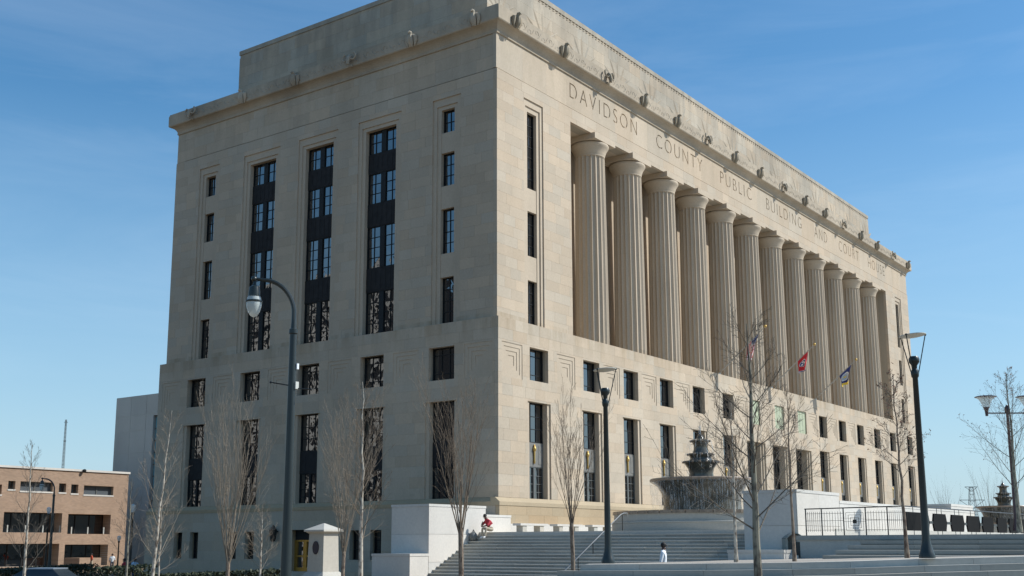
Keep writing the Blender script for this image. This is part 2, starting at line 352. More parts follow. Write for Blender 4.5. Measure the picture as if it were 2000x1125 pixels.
def wallcore(F, region, holes, d0, d1):
    holes = [(a-.012, b+.012, c-.012, d+.012) for (a, b, c, d) in holes]      # the backing stays clear of the facing's edges
    for t in subtract(region, holes): core.fbox(F, *t, d0, d1)

panes = []       # (F, s0, s1, z0, z1, d, window object key)
windows = []
def window(F, s0, s1, z0, z1, d, groups, cols, rows, fr=.05, mul=.16, mt=.035, rowsz=None, mat='frame', glass='glass', name='window'):
    """metal casements in an opening; frame is the part, every pane a sub-part"""
    b = MB(); key = len(windows)
    w = (s1-s0-2*fr-(groups-1)*mul)/groups
    b.fbox(F, s0, s0+fr, z0, z1, d-.02, d+.07); b.fbox(F, s1-fr, s1, z0, z1, d-.02, d+.07)
    b.fbox(F, s0+fr, s1-fr, z0, z0+fr, d-.02, d+.066); b.fbox(F, s0+fr, s1-fr, z1-fr, z1, d-.02, d+.066)
    rz = rowsz or [1.0/rows]*rows; zz = [z0+fr]
    for q in rz: zz.append(zz[-1]+(z1-z0-2*fr)*q)
    for gidx in range(groups):
        a = s0+fr+gidx*(w+mul)
        if gidx < groups-1: b.fbox(F, a+w, a+w+mul, z0+fr, z1-fr, d-.02, d+.09)
        for c in range(1, cols): b.fbox(F, a+w*c/cols-mt/2, a+w*c/cols+mt/2, z0+fr, z1-fr, d-.01, d+.04)
        for q in zz[1:-1]: b.fbox(F, a, a+w, q-mt/2, q+mt/2, d-.01, d+.037)
        for c in range(cols):
            for i in range(len(rz)):
                panes.append((F, a+w*c/cols+mt*.3, a+w*(c+1)/cols-mt*.3, zz[i]+mt*.3, zz[i+1]-mt*.3, d, key, glass))
    o = b.build(name, M[mat], ch); windows.append(o); return o
def steps_jamb(F, c, halves, tops, bottom, dsurf, depths, dback):
    """nested stepped reveals: halves/tops from outside in"""
    for i in range(1, len(halves)):
        d1 = dsurf-depths[i-1]
        for sgn in (-1, 1):
            a, b = sorted((c+sgn*halves[i], c+sgn*halves[i-1])); trim.fbox(F, a, b, bottom, tops[i-1], dback, d1)
        if tops[i] < tops[i-1]-.01: trim.fbox(F, c-halves[i], c+halves[i], tops[i], tops[i-1], dback, d1-.0025)

# ---- lower block (0.3 m proud of the upper wall)
DL = .3
def relief(F, c, dsurf):
    zc, h = 6.96, .97
    lv = [.97, .75, .52, .28]
    r = MB()
    for i, q in enumerate(lv):
        d1 = dsurf-.028*(i+1); q2 = lv[i+1] if i+1 < len(lv) else 0
        if q2:
            for t in subtract((c-q, c+q, zc-q, zc+q), [(c-q2, c+q2, zc-q2, zc+q2)]): r.fbox(F, *t, dsurf-.4, d1)
        else: r.fbox(F, c-q, c+q, zc-q, zc+q, dsurf-.4, d1)
    r.build('nested_square_relief', M['limeplain'], ch)
    return (c-h, c+h, zc-h, zc+h)
DEEP = .45
def lower_facade(F, bays, s0, s1, right):
    holes = []
    for i, c in enumerate(bays):
        door = right and i in (6, 7, 8)
        holes.append((c-.93, c+.93, 6.06, 7.95))
        if door:
            p = MB(); p.fbox(F, c-.93, c+.93, 6.06, 7.95, DL-.4, DL-.1)
            for k in (-.31, .31): p.fbox(F, c+k-.02, c+k+.02, 6.06, 7.95, DL-.1, DL-.085)
            p.build('green_panel', M['green'], ch)
            holes.append((c-1.72, c+1.72, -2.5, 4.7))
            steps_jamb(F, c, [1.72, 1.5, 1.28], [4.7, 4.7, 4.7], -2.5, DL, [.12, .24], DL-.9)
            w = window(F, c-1.28, c+1.28, .4, 4.7, DL-.8, 2, 2, 4, fr=.1, mul=.2, mat='frame')
            d = MB(); d.fbox(F, c-1.28, c+1.28, -2.5, .4, DL-.9, DL-.78)
            for k in (-1, 1): d.fbox(F, c+k*.62-.5, c+k*.62+.5, -2.2, .1, DL-.78, DL-.74)
            dd = d.build('door', M['frame'], ch)
            hh = MB(); hh.fbox(F, c-.12, c-.07, -1.5, -.9, DL-.78, DL-.7); hh.build('handle', M['brass'], dd)
        else:
            window(F, c-.93, c+.93, 6.06, 7.95, DL-DEEP, 1, 3, 3, rowsz=[.2, .6, .2])
            holes.append((c-1.15, c+1.15, -.67, 4.86))
            steps_jamb(F, c, [1.15, .9], [4.86, 4.86], -.67, DL, [.08], DL-.8)
            dg = DL-DEEP-.02
            window(F, c-.9, c+.9, 2.6, 4.86, dg, 1, 3, 3)
            window(F, c-.9, c+.9, -.67, 1.25, dg, 2, 2, 4, mul=.14, mat='framelt' if right else 'frame')
            sp = MB(); sp.fbox(F, c-.9, c+.9, 1.25, 2.6, dg-.05, dg+.09)
            for k in (-.6, .6): sp.fbox(F, c+k-.2, c+k+.2, 1.4, 2.45, dg+.09, dg+.105)
            sp.build('spandrel', M['spandrelgrey'] if right else M['spandrel'], ch)
            if right:
                o = MB()
                ax = Vector(F(c-.05, 0, dg+.14)); n = 10
                o.lathe([(.04, 1.42), (.065, 1.5), (.05, 1.7), (.06, 2.05), (.05, 2.1), (.10, 2.16), (.12, 2.25), (.10, 2.33), (.05, 2.4), (.07, 2.44), (.03, 2.5)], n, ax)
                o.build('gilded_ornament', M['gold'], ch, smooth=True)
    mids = [(bays[i]+bays[i+1])/2 for i in range(len(bays)-1)] + [bays[0]-2.62, bays[-1]+2.62]
    for c in mids: holes.append(relief(F, c, DL))
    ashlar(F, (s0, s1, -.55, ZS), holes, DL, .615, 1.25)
    return holes
hR = lower_facade(FR, BR, -.3, 76.3, True)
hL = lower_facade(FL, BL, -.05, 28.93, False)
wallcore(FR, (.905, 76.288, -2.5, ZS-.01), hR, -.9, .288)
wallcore(FL, (-.04, 28.92, -.6, ZS-.01), hL, -.9, .288)
trim.box(-.3, .0, ZS-.012, 0.02, 28.93, ZS+.005); trim.box(-.3, -.3, ZS-.012, 76.3, -.0, ZS+.004)     # ledge of the setback

# ---- upper block, left facade
hu = []
wz_bay = [(20.80, 22.27, 2), (17.58, 19.55, 3), (13.5, 16.15, 4), (9.40, 12.05, 4)]
wz_sl = [(20.84, 22.25, 2), (17.57, 19.6, 3), (13.5, 16.2, 4), (9.40, 12.1, 4)]
for i, c in enumerate(BL):
    if i in (0, 4):
        hu.append((c-1.06, c+1.06, ZS, 22.95)); DB = -.62
        steps_jamb(FL, c, [1.06, .78, .5], [22.95, 22.5, 22.27], ZS, 0, [.07, .14], DB)
        prev = 22.27
        for (a, b, r) in wz_sl:
            if b < prev-.05: trim.fbox(FL, c-.5, c+.5, b, prev, DB, -.17)
            window(FL, c-.5, c+.5, a, b, -.45, 1, 2, r, fr=.04); prev = a
    else:
        hu.append((c-1.78, c+1.78, ZS, 22.95)); DB = -.62
        steps_jamb(FL, c, [1.78, 1.52, 1.25], [22.95, 22.5, 22.27], ZS, 0, [.07, .14], DB)
        prev = 22.27
        for (a, b, r) in wz_bay:
            if b < prev-.05:
                sp = MB(); sp.fbox(FL, c-1.25, c+1.25, b, prev, -.6, -.4)
                for k in range(6): sp.fbox(FL, c-1.15+k*.4, c-.88+k*.4, b+.12, prev-.12, -.4, -.385)
                sp.build('spandrel', M['spandrel'], ch)
            window(FL, c-1.25, c+1.25, a, b, -.5, 2, 2, r, mul=.38); prev = a
GR = .055            # dark reveal between wall and frieze
ashlar(FL, (-.0+.25, W, ZS, ZG-GR), hu, 0, .61, 1.3)
wallcore(FL, (.9, W-.01, ZS, ZG-GR-.01), hu, -.9, -.012)
core.fbox(FL, .12, W-.12, ZG-GR-.009, ZG-.001, -.9, -.12)
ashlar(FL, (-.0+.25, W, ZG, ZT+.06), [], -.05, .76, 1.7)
wallcore(FL, (.9, W-.01, ZG, ZT+.3), [], -.9, -.062)

# ---- upper block, right facade with the portico
PX0, PX1, PZ1 = 7.71, 68.43, 22.984
hp = [(PX0, PX1, ZS, PZ1)]
for c in (3.66, 76-3.55):
    hp.append((c-1.0, c+1.0, ZS, 22.95)); DB = -.62
    steps_jamb(FR, c, [1.0, .76, .48], [22.95, 22.55, 22.25], ZS, 0, [.07, .14], DB)
    prev = 22.25
    for (a, b, r) in [(17.54, 22.25, 7), (13.45, 16.15, 4), (9.34, 12.0, 4)]:
        if b < prev-.05: trim.fbox(FR, c-.48, c+.48, b, prev, DB, -.17)
        window(FR, c-.48, c+.48, a, b, -.42, 1, 2, r, fr=.04); prev = a
ashlar(FR, (0, L, ZS, ZG-GR), hp, 0, .61, 1.3)
wallcore(FR, (.012, L-.012, ZS, ZG-GR-.01), hp, -.9, -.012)
core.fbox(FR, .95, L-.12, ZG-GR-.009, ZG-.001, -.9, -.12)
# portico: floor, side walls, ceiling, back wall with tall windows
DBK = 2.27
pw = MB()
pw.box(PX0-.6, .902, ZS-.4, PX0-.006, 4.0, 24.2); pw.box(PX1+.006, .902, ZS-.4, PX1+.6, 4.0, 24.2)
pw.box(PX0, .02, ZS-.4, PX1, 4.0, ZS-.013)
hb = [(11.41+4.844*(k+.5)-1.15, 11.41+4.844*(k+.5)+1.15, ZS+.4, 21.4) for k in range(11)]
for t in subtract((PX0, PX1, ZS-.013, 23.4), hb): pw.fbox(FR, *t, -3.6, -DBK)
pw.build('portico_wall', M['limeplain'], ch)
pc = MB(); pc.box(PX0, 1.9, 23.3, PX1, DBK, 23.8)
for k in range(13):
    x = 11.41-2.42+4.844*k
    if PX0+.3 < x < PX1-.3: pc.box(x-.3, 1.9, 22.99, x+.3, DBK, 23.3)
pc.build('portico_ceiling', M['limeplain'], ch)
for q in hb:
    b0 = q[2]
    for (a, b, r) in [(b0, b0+3.0, 4), (b0+4.2, b0+7.2, 4), (b0+8.4, 21.4, 4)]:
        window(FR, q[0], q[1], a, b, -DBK-.3, 2, 2, r, mul=.3, fr=.06)
    for (a, b) in [(b0+3.0, b0+4.2), (b0+7.2, b0+8.4)]:
        sp = MB(); sp.fbox(FR, q[0], q[1], a, b, -DBK-.4, -DBK-.22); sp.build('spandrel', M['spandrel'], ch)
ar = MB(); ar.fbox(FR, PX0, PX1, PZ1+.006, ZG, -1.9, -.903); ar.build('architrave', M['limeplain'], ch)

# columns: 20 flutes with sharp arrises, slight taper, echinus, square abacus
NF, SUB = 20, 6
def flute_ring(r, depth):
    pts = []
    for k in range(NF*SUB):
        t = (k % SUB)/SUB; an = 2*PI*k/(NF*SUB)
        rr = r - depth*math.sin(PI*t)
        pts.append((rr*math.cos(an), rr*math.sin(an)))
    return pts
sh = MB(); zt0 = ZS-.013; HS = 21.72-zt0; rings = 14
for i in range(rings+1):
    t = i/rings; r = 1.07 - .10*t**1.35
    for (x, y) in flute_ring(r, .10*(r)): sh.v.append((x, y, zt0 + HS*t))
n_ = NF*SUB
for i in range(rings):
    for k in range(n_): sh.f.append((i*n_+k, i*n_+(k+1) % n_, (i+1)*n_+(k+1) % n_, (i+1)*n_+k)); sh.m.append(0)
sh.f.append(tuple(range(n_))[::-1]); sh.f.append(tuple(rings*n_+k for k in range(n_))); sh.m += [0, 0]
shaft_me = sh.mesh('shaft', M['limeplain'], True)
ec = MB(); ec.lathe([(.93, 21.68), (.975, 21.72), (.975, 21.80), (.99, 21.83), (1.02, 21.95), (1.08, 22.12), (1.17, 22.28), (1.24, 22.38), (1.26, 22.47), (1.23, 22.55), (1.1, 22.6)], 48)
ech_me = ec.mesh('echinus', M['limeplain'], True)
ab = MB(); ab.box(-1.27, -1.2, 22.60, 1.27, 1.2, 22.982)
ab_me = ab.mesh('abacus', M['limeplain'])
for k in range(12):
    x = 11.41+4.844*k
    e = bpy.data.objects.new('column', None); COL.objects.link(e); e.parent = ch; e.matrix_parent_inverse = wm(ch).inverted(); e.location = (x, .9, 0)
    for nm, me in (('shaft', shaft_me), ('echinus', ech_me), ('abacus', ab_me)):
        o = bpy.data.objects.new(nm, me); COL.objects.link(o); o.parent = e
        if nm == 'shaft': o.rotation_euler.z = PI/NF*0

# ---- inscribed frieze (letters cut into the stones)
fr_ = MB(); x = 0.0
while x < L-.01:
    e = min(L, x+random.uniform(2.0, 3.1))
    if L-e < 1.2: e = L
    fr_.box(x+.002, .05, ZG+.004, e-.002, .30, ZT+.06); x = e
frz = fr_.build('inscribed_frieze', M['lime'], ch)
def word_mesh(txt, x0, x1, zb, zt):
    cu = bpy.data.curves.new('t', 'FONT'); cu.body = txt; cu.size = 1; cu.space_character = 1.32; cu.extrude = .06; cu.offset = -.014
    o = bpy.data.objects.new('t', cu); COL.objects.link(o)
    bpy.context.view_layer.update(); dg = bpy.context.evaluated_depsgraph_get(); me = bpy.data.meshes.new_from_object(o.evaluated_get(dg)); bpy.data.objects.remove(o); bpy.data.curves.remove(cu)
    vx = [v.co.x for v in me.vertices]; vy = [v.co.y for v in me.vertices]; a, b, c, d = min(vx), max(vx), min(vy), max(vy)
    vs = [(x0+(v.co.x-a)/(b-a)*(x1-x0), .05-v.co.z, zb+(v.co.y-c)/(d-c)*(zt-zb)) for v in me.vertices]
    fs = [tuple(p_.vertices) for p_ in me.polygons]; bpy.data.meshes.remove(me); return vs, fs
cut = MB()
for txt, a, b in (('DAVIDSON', 7.75, 16.25), ('COUNTY', 19.0, 26.2), ('PUBLIC', 29.3, 35.1), ('BUILDING', 38.1, 45.8), ('AND', 48.9, 52.1), ('COURT', 55.2, 60.7), ('HOUSE', 63.5, 68.6)):
    vs, fs = word_mesh(txt, a, b, 24.62, 25.62); cut.add(vs, fs)
cm = bpy.data.meshes.new('cut'); cm.from_pydata(cut.v, [], cut.f); bmm = bmesh.new(); bmm.from_mesh(cm); bmesh.ops.remove_doubles(bmm, verts=bmm.verts, dist=1e-5); bmesh.ops.recalc_face_normals(bmm, faces=bmm.faces); bmm.to_mesh(cm); bmm.free()
co_ = bpy.data.objects.new('cut', cm); COL.objects.link(co_)
md = frz.modifiers.new('b', 'BOOLEAN'); md.operation = 'DIFFERENCE'; md.object = co_; md.solver = 'EXACT'
bpy.context.view_layer.update(); dg = bpy.context.evaluated_depsgraph_get(); nm_ = bpy.data.meshes.new_from_object(frz.evaluated_get(dg)); frz.modifiers.clear(); frz.data = nm_; bpy.data.objects.remove(co_)
core.fbox(FR, .3, L-.3, ZG, ZT+.3, -.9, -.31)

# ---- cornice: fillet, cove, fascia, scrolls, heads
CP = .5
def ring(prof, mb):          # profile (offset outward, z) swept round the block with mitred corners
    n = len(prof); o = len(mb.v)
    for (d, z) in prof:
        mb.v += [(-d, -d, z), (L+d, -d, z), (L+d, W+d, z), (-d, W+d, z)]
    for i in range(n-1):
        for k in range(4): mb.f.append((o+i*4+k, o+i*4+(k+1) % 4, o+(i+1)*4+(k+1) % 4, o+(i+1)*4+k)); mb.m.append(0)
cn = MB(); ring([(-.3, 26.05), (.03, 26.05), (.045, 26.14), (.03, 26.23), (.06, 26.30), (.12, 26.40), (.22, 26.50), (.35, 26.57), (.46, 26.60), (.5, 26.66), (.5, 27.40), (.46, 27.43), (.46, 27.52), (-3.2, 27.60)], cn)
cn.build('cornice', M['limedirty'], ch)
def scroll(F, c, z, sg, mb):
    pts = []; nn = 14
    for i in range(nn):
        a = -.4 + 4.6*i/(nn-1); r = .20*(1-.62*i/(nn-1))
        pts.append(F(c+sg*(r*math.cos(a)), z+r*math.sin(a), CP+.0))
    mb.tube(pts, [.022]*nn, 4)
sc = MB()
HR = [1.15, 6.25] + [11.41+4.844*k for k in range(12)] + [69.9, 74.95]
HL = [1.2, 6.0, 11.05, 16.1, 21.2, 26.2+.3]
for F, hs_ in ((FR, HR), (FL, HL)):
    for i in range(len(hs_)-1):
        a, b = hs_[i], hs_[i+1]
        for k in range(1, 7):
            c = a+(b-a)*k/7; scroll(F, c, 26.95+(.12 if k % 2 else -.06), 1 if k % 2 else -1, sc)
            sc.tube([F(c+.1, 26.8, CP), F(c+.3, 26.95, CP+.02), F(c+.45, 27.2, CP)], [.02, .03, .015], 4)
sc.build('scroll_carving', M['limedirty'], ch, kind='stuff')
# carved heads: eagle and a horned ram alternate two to one
def eagle(F, c, mb):
    z = 26.75
    P = lambda s, zz, d: F(c+1.18*s, z+1.18*zz-.02, CP+1.1*d)
    mb.tube([P(0,-.12,.06), P(0,.05,.15), P(0,.30,.19), P(0,.48,.16)], [0.130,0.208,0.195,0.117], 8)       # breast
    mb.tube([P(0,.45,.16), P(0,.56,.22), P(0,.58,.32), P(0,.50,.40)], [0.117,0.130,0.078,0.019], 8)     # head and beak
    for sg in (-1, 1): mb.tube([P(sg*.12,.42,.10), P(sg*.26,.36,.10), P(sg*.28,.12,.09), P(sg*.20,-.16,.05)], [0.091,0.130,0.117,0.039], 6)
    mb.tube([P(-.1,-.14,.1), P(.1,-.14,.1)], [.07,.07], 6)
def ram(F, c, mb):
    z = 26.75
    P = lambda s, zz, d: F(c+1.18*s, z+1.18*zz-.02, CP+1.1*d)
    mb.tube([P(0,.42,.1), P(0,.30,.22), P(0,.08,.30), P(0,-.08,.30)], [0.169,0.169,0.117,0.078], 8)
    for sg in (-1, 1):
        pts = []
        for i in range(12):
            a = PI*.5 + sg*(-.2 - 4.2*i/11); r = .24*(1-.5*i/11); pts.append(P(sg*.26+r*math.cos(a), .33+r*math.sin(a), .16+.01*i))
        mb.tube(pts, [.075*(1-.6*i/11) for i in range(12)], 6)
    mb.tube([P(-.12,-.1,.08), P(.12,-.1,.08)], [.08,.08], 6)
for F, hs_ in ((FR, HR), (FL, HL)):
    for i, c in enumerate(hs_):
        b = MB(); (ram if i % 3 == 2 else eagle)(F, c, b); b.build('carved_ram_head' if i % 3 == 2 else 'carved_eagle', M['limedark' if F is FR else 'limedirty'], ch, smooth=True)

# ---- attic
AS = 2.9; ZA = 32.75
FAR = lambda s, z, d: (s, AS-d, z); FAL = lambda s, z, d: (AS-d, s, z)
ashlar(FAR, (AS, L-AS, 27.6, ZA-.55), [], 0, .75, 1.6, 'limedirty')
ashlar(FAL, (AS+.25, W-AS, 27.6, ZA-.55), [], 0, .75, 1.6, 'limedirty')
at_ = MB(); at_.box(AS+.012, AS+.012, 27.5, L-AS-.012, W-AS-.012, ZA-.55); at_.box(AS+.03, AS+.03, ZA-.55, L-AS-.03, W-AS-.03, ZA-.32); at_.box(AS-.03, AS-.03, ZA-.32, L-AS+.03, W-AS+.03, ZA)
at_.build('attic', M['limedirty'], ch)
lf = MB()
for k in range(15):                               # fans of carved leaves and rope moulding under the coping
    c = 4.2+4.844*k
    for a in (-1.05, -.55, -.05, .45, .95):
        dx, dz = math.sin(a), math.cos(a)
        lf.tube([FAR(c+.3*dx, 29.6+.3*dz, -.03), FAR(c+1.0*dx, 29.6+1.0*dz, -.085), FAR(c+1.7*dx, 29.6+1.7*dz, -.10), FAR(c+2.3*dx, 29.6+2.3*dz, -.02)], [.04, .13, .15, .02], 6)
q = AS+.2
while q < L-AS-.3:
    lf.tube([FAR(q, ZA-.50, -.02), FAR(q+.22, ZA-.37, .0)], [.05, .05], 4); q += .42
lf.build('attic_carving', M['limedirty'], ch, kind='stuff')

# ---- rest of the shell
core.box(L-.9, .9, -4.8, L+.288, 28.92, ZS-.01); core.box(-.288, W, -6, L-.9, W+.29, ZS-.01)
core.box(L-.9, .9, ZS, L-.012, W-.01, ZT+.3); core.box(.063, W-.9, ZS, L-.9, W-.012, ZT+.3)
core.build('wall', M['limejoint'], ch)
# ---- plinth
pl = MB()
def slope_course(F, s0, s1, z0, z1, zin, din, dout, mb):
    mb.add([F(s0,z0,din-.3), F(s1,z0,din-.3), F(s1,z0,dout), F(s0,z0,dout), F(s0,zin,din-.3), F(s1,zin,din-.3), F(s1,zin,din), F(s0,zin,din), F(s1,z1,dout), F(s0,z1,dout)],
           [(0,3,2,1), (0,1,5,4), (4,5,6,7), (7,6,8,9), (9,8,2,3), (0,4,7,9,3), (1,2,8,6,5)])
slope_course(FR, -.6, 31.4, -1.0, -.80, -.56, .3, .6, pl); slope_course(FR, 44.7, 76.6, -1.0, -.80, -.56, .3, .6, pl)
slope_course(FL, -.0, 29.2, -1.0, -.80, -.56, .3, .6, pl)
pl.build('water_table', M['plinth'], ch)
dh = [(13.42, 15.2, -4.6, -2.15)]; bw = []
for c in BL:
    if abs(c-14.31) < .1: continue
    for k in (-.81, .81): bw.append((c+k-.42, c+k+.42, -3.9, -2.22))
ashlar(FR, (-.57, 31.35, -1.97, -1.0), [], .57, .49, 1.5, 'plinth'); ashlar(FR, (44.75, 76.57, -1.97, -1.0), [], .57, .49, 1.5, 'plinth')
ashlar(FL, (-.31, 29.2, -5.8, -1.0), dh+bw, .57, .6, 1.4, 'limeplainblk')
pc_ = MB()
for t in subtract((-.3, 29.19, -6, -1.0), [(a-.012, b+.012, c-.012, d+.012) for (a, b, c, d) in dh+bw]): pc_.fbox(FL, *t, -.6, .555)
pc_.fbox(FR, -.3, 31.35, -2.6, -1.0, .05, .555); pc_.fbox(FR, 44.75, 76.5, -2.6, -1.0, .05, .555)
pc_.build('plinth_wall', M['plinth'], ch)
for q in bw: window(FL, *q, .15, 1, 2, 3, fr=.04)
# brass doors on the left side
dr = MB(); s0, s1 = 13.42, 15.2; dd = .05
dr.fbox(FL, s0, s1, -2.75, -2.15, dd-.1, dd+.05, 1)
for a in (s0, (s0+s1)/2-.14, s1-.14): dr.fbox(FL, a, a+(.14 if a != (s0+s1)/2-.14 else .28), -4.6, -2.75, dd-.06, dd+.1)
dr.fbox(FL, s0+.14, s1-.14, -2.85, -2.75, dd-.06, dd+.097); dr.fbox(FL, s0+.14, s1-.14, -4.6, -4.38, dd-.06, dd+.097); dr.fbox(FL, s0+.14, s1-.14, -3.75, -3.66, dd-.06, dd+.09)
dob = dr.build('entrance_door', [M['brass'], M['frame']], ch)
dg_ = MB(); dg_.fbox(FL, s0+.14, s1-.14, -4.4, -2.85, dd-.05, dd); dg_.build('door_glass', M['glass'], dob)
# wall lantern
ln = MB(); lx, ly = onplane(536, 1035, 0, -.85)[0:2]
ln.lathe([(.05, -.62), (.17, -.5), (.22, -.1), (.24, .12), (.1, .3), (.03, .42)], 10, (lx-.1, ly, -2.25)); ln.box(lx-.1, ly-.04, -2.28, -.56, ly+.04, -2.2)
ln.build('wall_lantern', M['black'], ch)
trim.build('window_surround', M['limeplain'], ch)

# stones and panes: the 300 that show largest are parts of their own, the rest one joined part each
M['limeplainblk'] = M['lime']
def area(F, s0, s1, z0, z1, d):
    ps = [pix(F(a, b, d)) for a, b in ((s0,z0),(s1,z0),(s1,z1),(s0,z1))]
    A = abs(sum(ps[i][0]*ps[(i+1) % 4][1]-ps[(i+1) % 4][0]*ps[i][1] for i in range(4)))/2
    cx = sum(q[0] for q in ps)/4; cy = sum(q[1] for q in ps)/4
    return A if 0 < cx < 2000 and 0 < cy < 1125 else A*.01
blocks.sort(key=lambda q: -area(*q[:5], q[6]))
rest = {}
for i, q in enumerate(blocks):
    F, s0, s1, z0, z1, d0, d1, mk = q
    if i < 300:
        b = MB(); b.fbox(F, s0, s1, z0, z1, d0, d1); b.build('stone', M[mk], ch)
    else: rest.setdefault(mk, MB()).fbox(F, s0, s1, z0, z1, d0, d1)
allm = list(rest); jm = MB()
for k, mk in enumerate(allm): jm.add(rest[mk].v, rest[mk].f, k)
jm.build('stonework', [M[k] for k in allm], ch, kind='stuff')
panes.sort(key=lambda q: -area(*q[:6]))
pj = MB()
for i, (F, s0, s1, z0, z1, d, key, gl) in enumerate(panes):
    tl = [random.uniform(-.004, .004) for _ in range(4)]
    vs = [F(s0,z0,d+tl[0]), F(s1,z0,d+tl[1]), F(s1,z1,d+tl[2]), F(s0,z1,d+tl[3]), F(s0,z0,d-.02), F(s1,z0,d-.02), F(s1,z1,d-.02), F(s0,z1,d-.02)]
    if i < 300:
        b = MB(); b.add(vs, BOXF); b.build('pane', M[gl], windows[key])
    else: pj.add(vs, BOXF)
pj.build('glazing', M['glass'], ch, kind='stuff')

# ---- flags on angled poles above the doors
def flag(idx, x, pattern, label, shape):
    base, tip = Vector((x, .4, ZS+.2)), Vector((x, -3.47, 12.65)); d = (tip-base).normalized()
    e = thing('flagpole', label, 'flag', base, 'flags on angled poles over the portico ledge')
    b = MB(); b.tube([base, tip], [.06, .035], 8); b.build('pole', M['steel'], e, smooth=True)
    b = MB(); b.ball(tip+d*.08, .11, n=10); b.build('finial', M['gold'], e, smooth=True)
    b = MB(); b.box(x-.15, .25, ZS, x+.15, .6, ZS+.3); b.build('bracket', M['steel'], e)
    nh, nf = 26, 40; mb = MB(); h0, hl, fl, comp, sw = shape
    for j in range(nf+1):
        q = j/nf
        for i in range(nh+1):
            a = i/nh                                  # a=0 at the upper end of the hoist (near the tip)
            squeeze = 1-comp*q**.8
            pos = tip - d*(h0 + hl*(.5 + (a-.5)*squeeze + .34*comp*q**.8*1.0))
            pos = pos + Vector((0, 0, -1))*fl*q*(1-.12*a)
            amp = .17*q**.6
            pos += Vector((1, 0, 0))*(amp*math.sin(a*9+idx*1.7+q*2.2) + sw*q) + Vector((0, 1, 0))*(.10*q*math.cos(a*7+idx))
            mb.v.append(tuple(pos))
    for j in range(nf):
        for i in range(nh):
            o = j*(nh+1)+i; mb.f.append((o, o+1, o+nh+2, o+nh+1)); mb.m.append(pattern((i+.5)/nh, (j+.5)/nf))
    mats = [M['flagred'], M['flagwhite'], M['flagblue'], M['flaggold'], M['flaggrey']]
    me = bpy.data.meshes.new('flag_cloth'); me.from_pydata(mb.v, [], mb.f)
    for q in mats: me.materials.append(q)
    me.polygons.foreach_set('material_index', mb.m); me.polygons.foreach_set('use_smooth', [True]*len(mb.f))
    o = bpy.data.objects.new('flag_cloth', me); COL.objects.link(o); o.parent = e; o.matrix_parent_inverse = wm(e).inverted()
def pat_us(a, q):
    if a < .54 and q < .3:
        i, j = a/.54*9, q/.3*11
        return 1 if (int(i)+int(j)) % 2 == 0 and abs(i % 1-.5) < .32 and abs(j % 1-.5) < .3 else 2
    return 0 if int(a*13) % 2 == 0 else 1
def pat_tn(a, q):
    x, y = (q-.47)*1.6, a-.5; r = math.hypot(x, y)
    if q > .955: return 2
    if q > .925: return 1
    if r < .27:
        for k in range(3):
            an = .9+k*2.094
            if math.hypot(x-.13*math.cos(an), y-.13*math.sin(an)) < .085: return 1
        return 2
    if r < .31: return 1
    return 0
def pat_city(a, q):
    x, y = (q-.45)*1.5, a-.5; r = math.hypot(x, y)
    if q > .86: return 3
    if .30 < r < .37: return 1
    if r < .30: return 4 if math.hypot(x*1.2, y) > .1 else 3
    return 2
flag(0, 28.39, pat_us, 'striped red and white flag with blue canton drooping from the nearest angled pole', (.55, 1.35, 1.45, .72, -.05))
flag(1, 38.07, pat_tn, 'red flag with a blue star disc hanging from the middle angled pole', (.62, 1.2, 1.25, .35, .05))
flag(2, 47.75, pat_city, 'dark blue flag with a round emblem and yellow edge on the farthest pole', (.45, 1.5, 1.25, .5, .1))

# ================================================================== plaza, stairs, walls
ZP = -2.43; XT = -2.75
YA, YB = -.9, -17.25           # main stair between its cheek walls
pz = MB(); pz.box(XT, YB-2.3, -6, 130, -.0, ZP); pz.build('plaza', M['granitelt'], kind='structure')
wb = MB(); wb.box(-.0, -.9, ZP, 31.3, -.56, -1.97); wb.box(44.8, -.9, ZP, 76, -.56, -1.97); wb.build('base_course', M['marble'], ch)
# main stair: 16 risers of 0.15 m, each tread a row of granite slabs
ms = bpy.data.objects.new('main_stairs', None); COL.objects.link(ms); ms['kind'] = 'structure'; ms.location = (XT-2, -9, -4.75)
NS = 16
for k in range(NS):
    zt_ = ZP - .15*k; x1 = XT-.305*k; b = MB(); y = YB
    if k == 0: continue
    while y < YA-.01:
        e = min(YA, y+random.uniform(1.5, 2.4))
        if YA-e < .7: e = YA
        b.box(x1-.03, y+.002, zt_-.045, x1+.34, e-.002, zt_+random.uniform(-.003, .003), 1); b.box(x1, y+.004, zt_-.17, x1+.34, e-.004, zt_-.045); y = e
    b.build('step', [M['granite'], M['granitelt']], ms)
b = MB()
for k in range(1, NS): b.box(XT-.305*k+.01, YB+.01, -6, XT-.305*(k-1)+.02 if k > 1 else XT, YA-.01, ZP-.15*k-.15)
b.build('stair_base', M['granite'], ms)
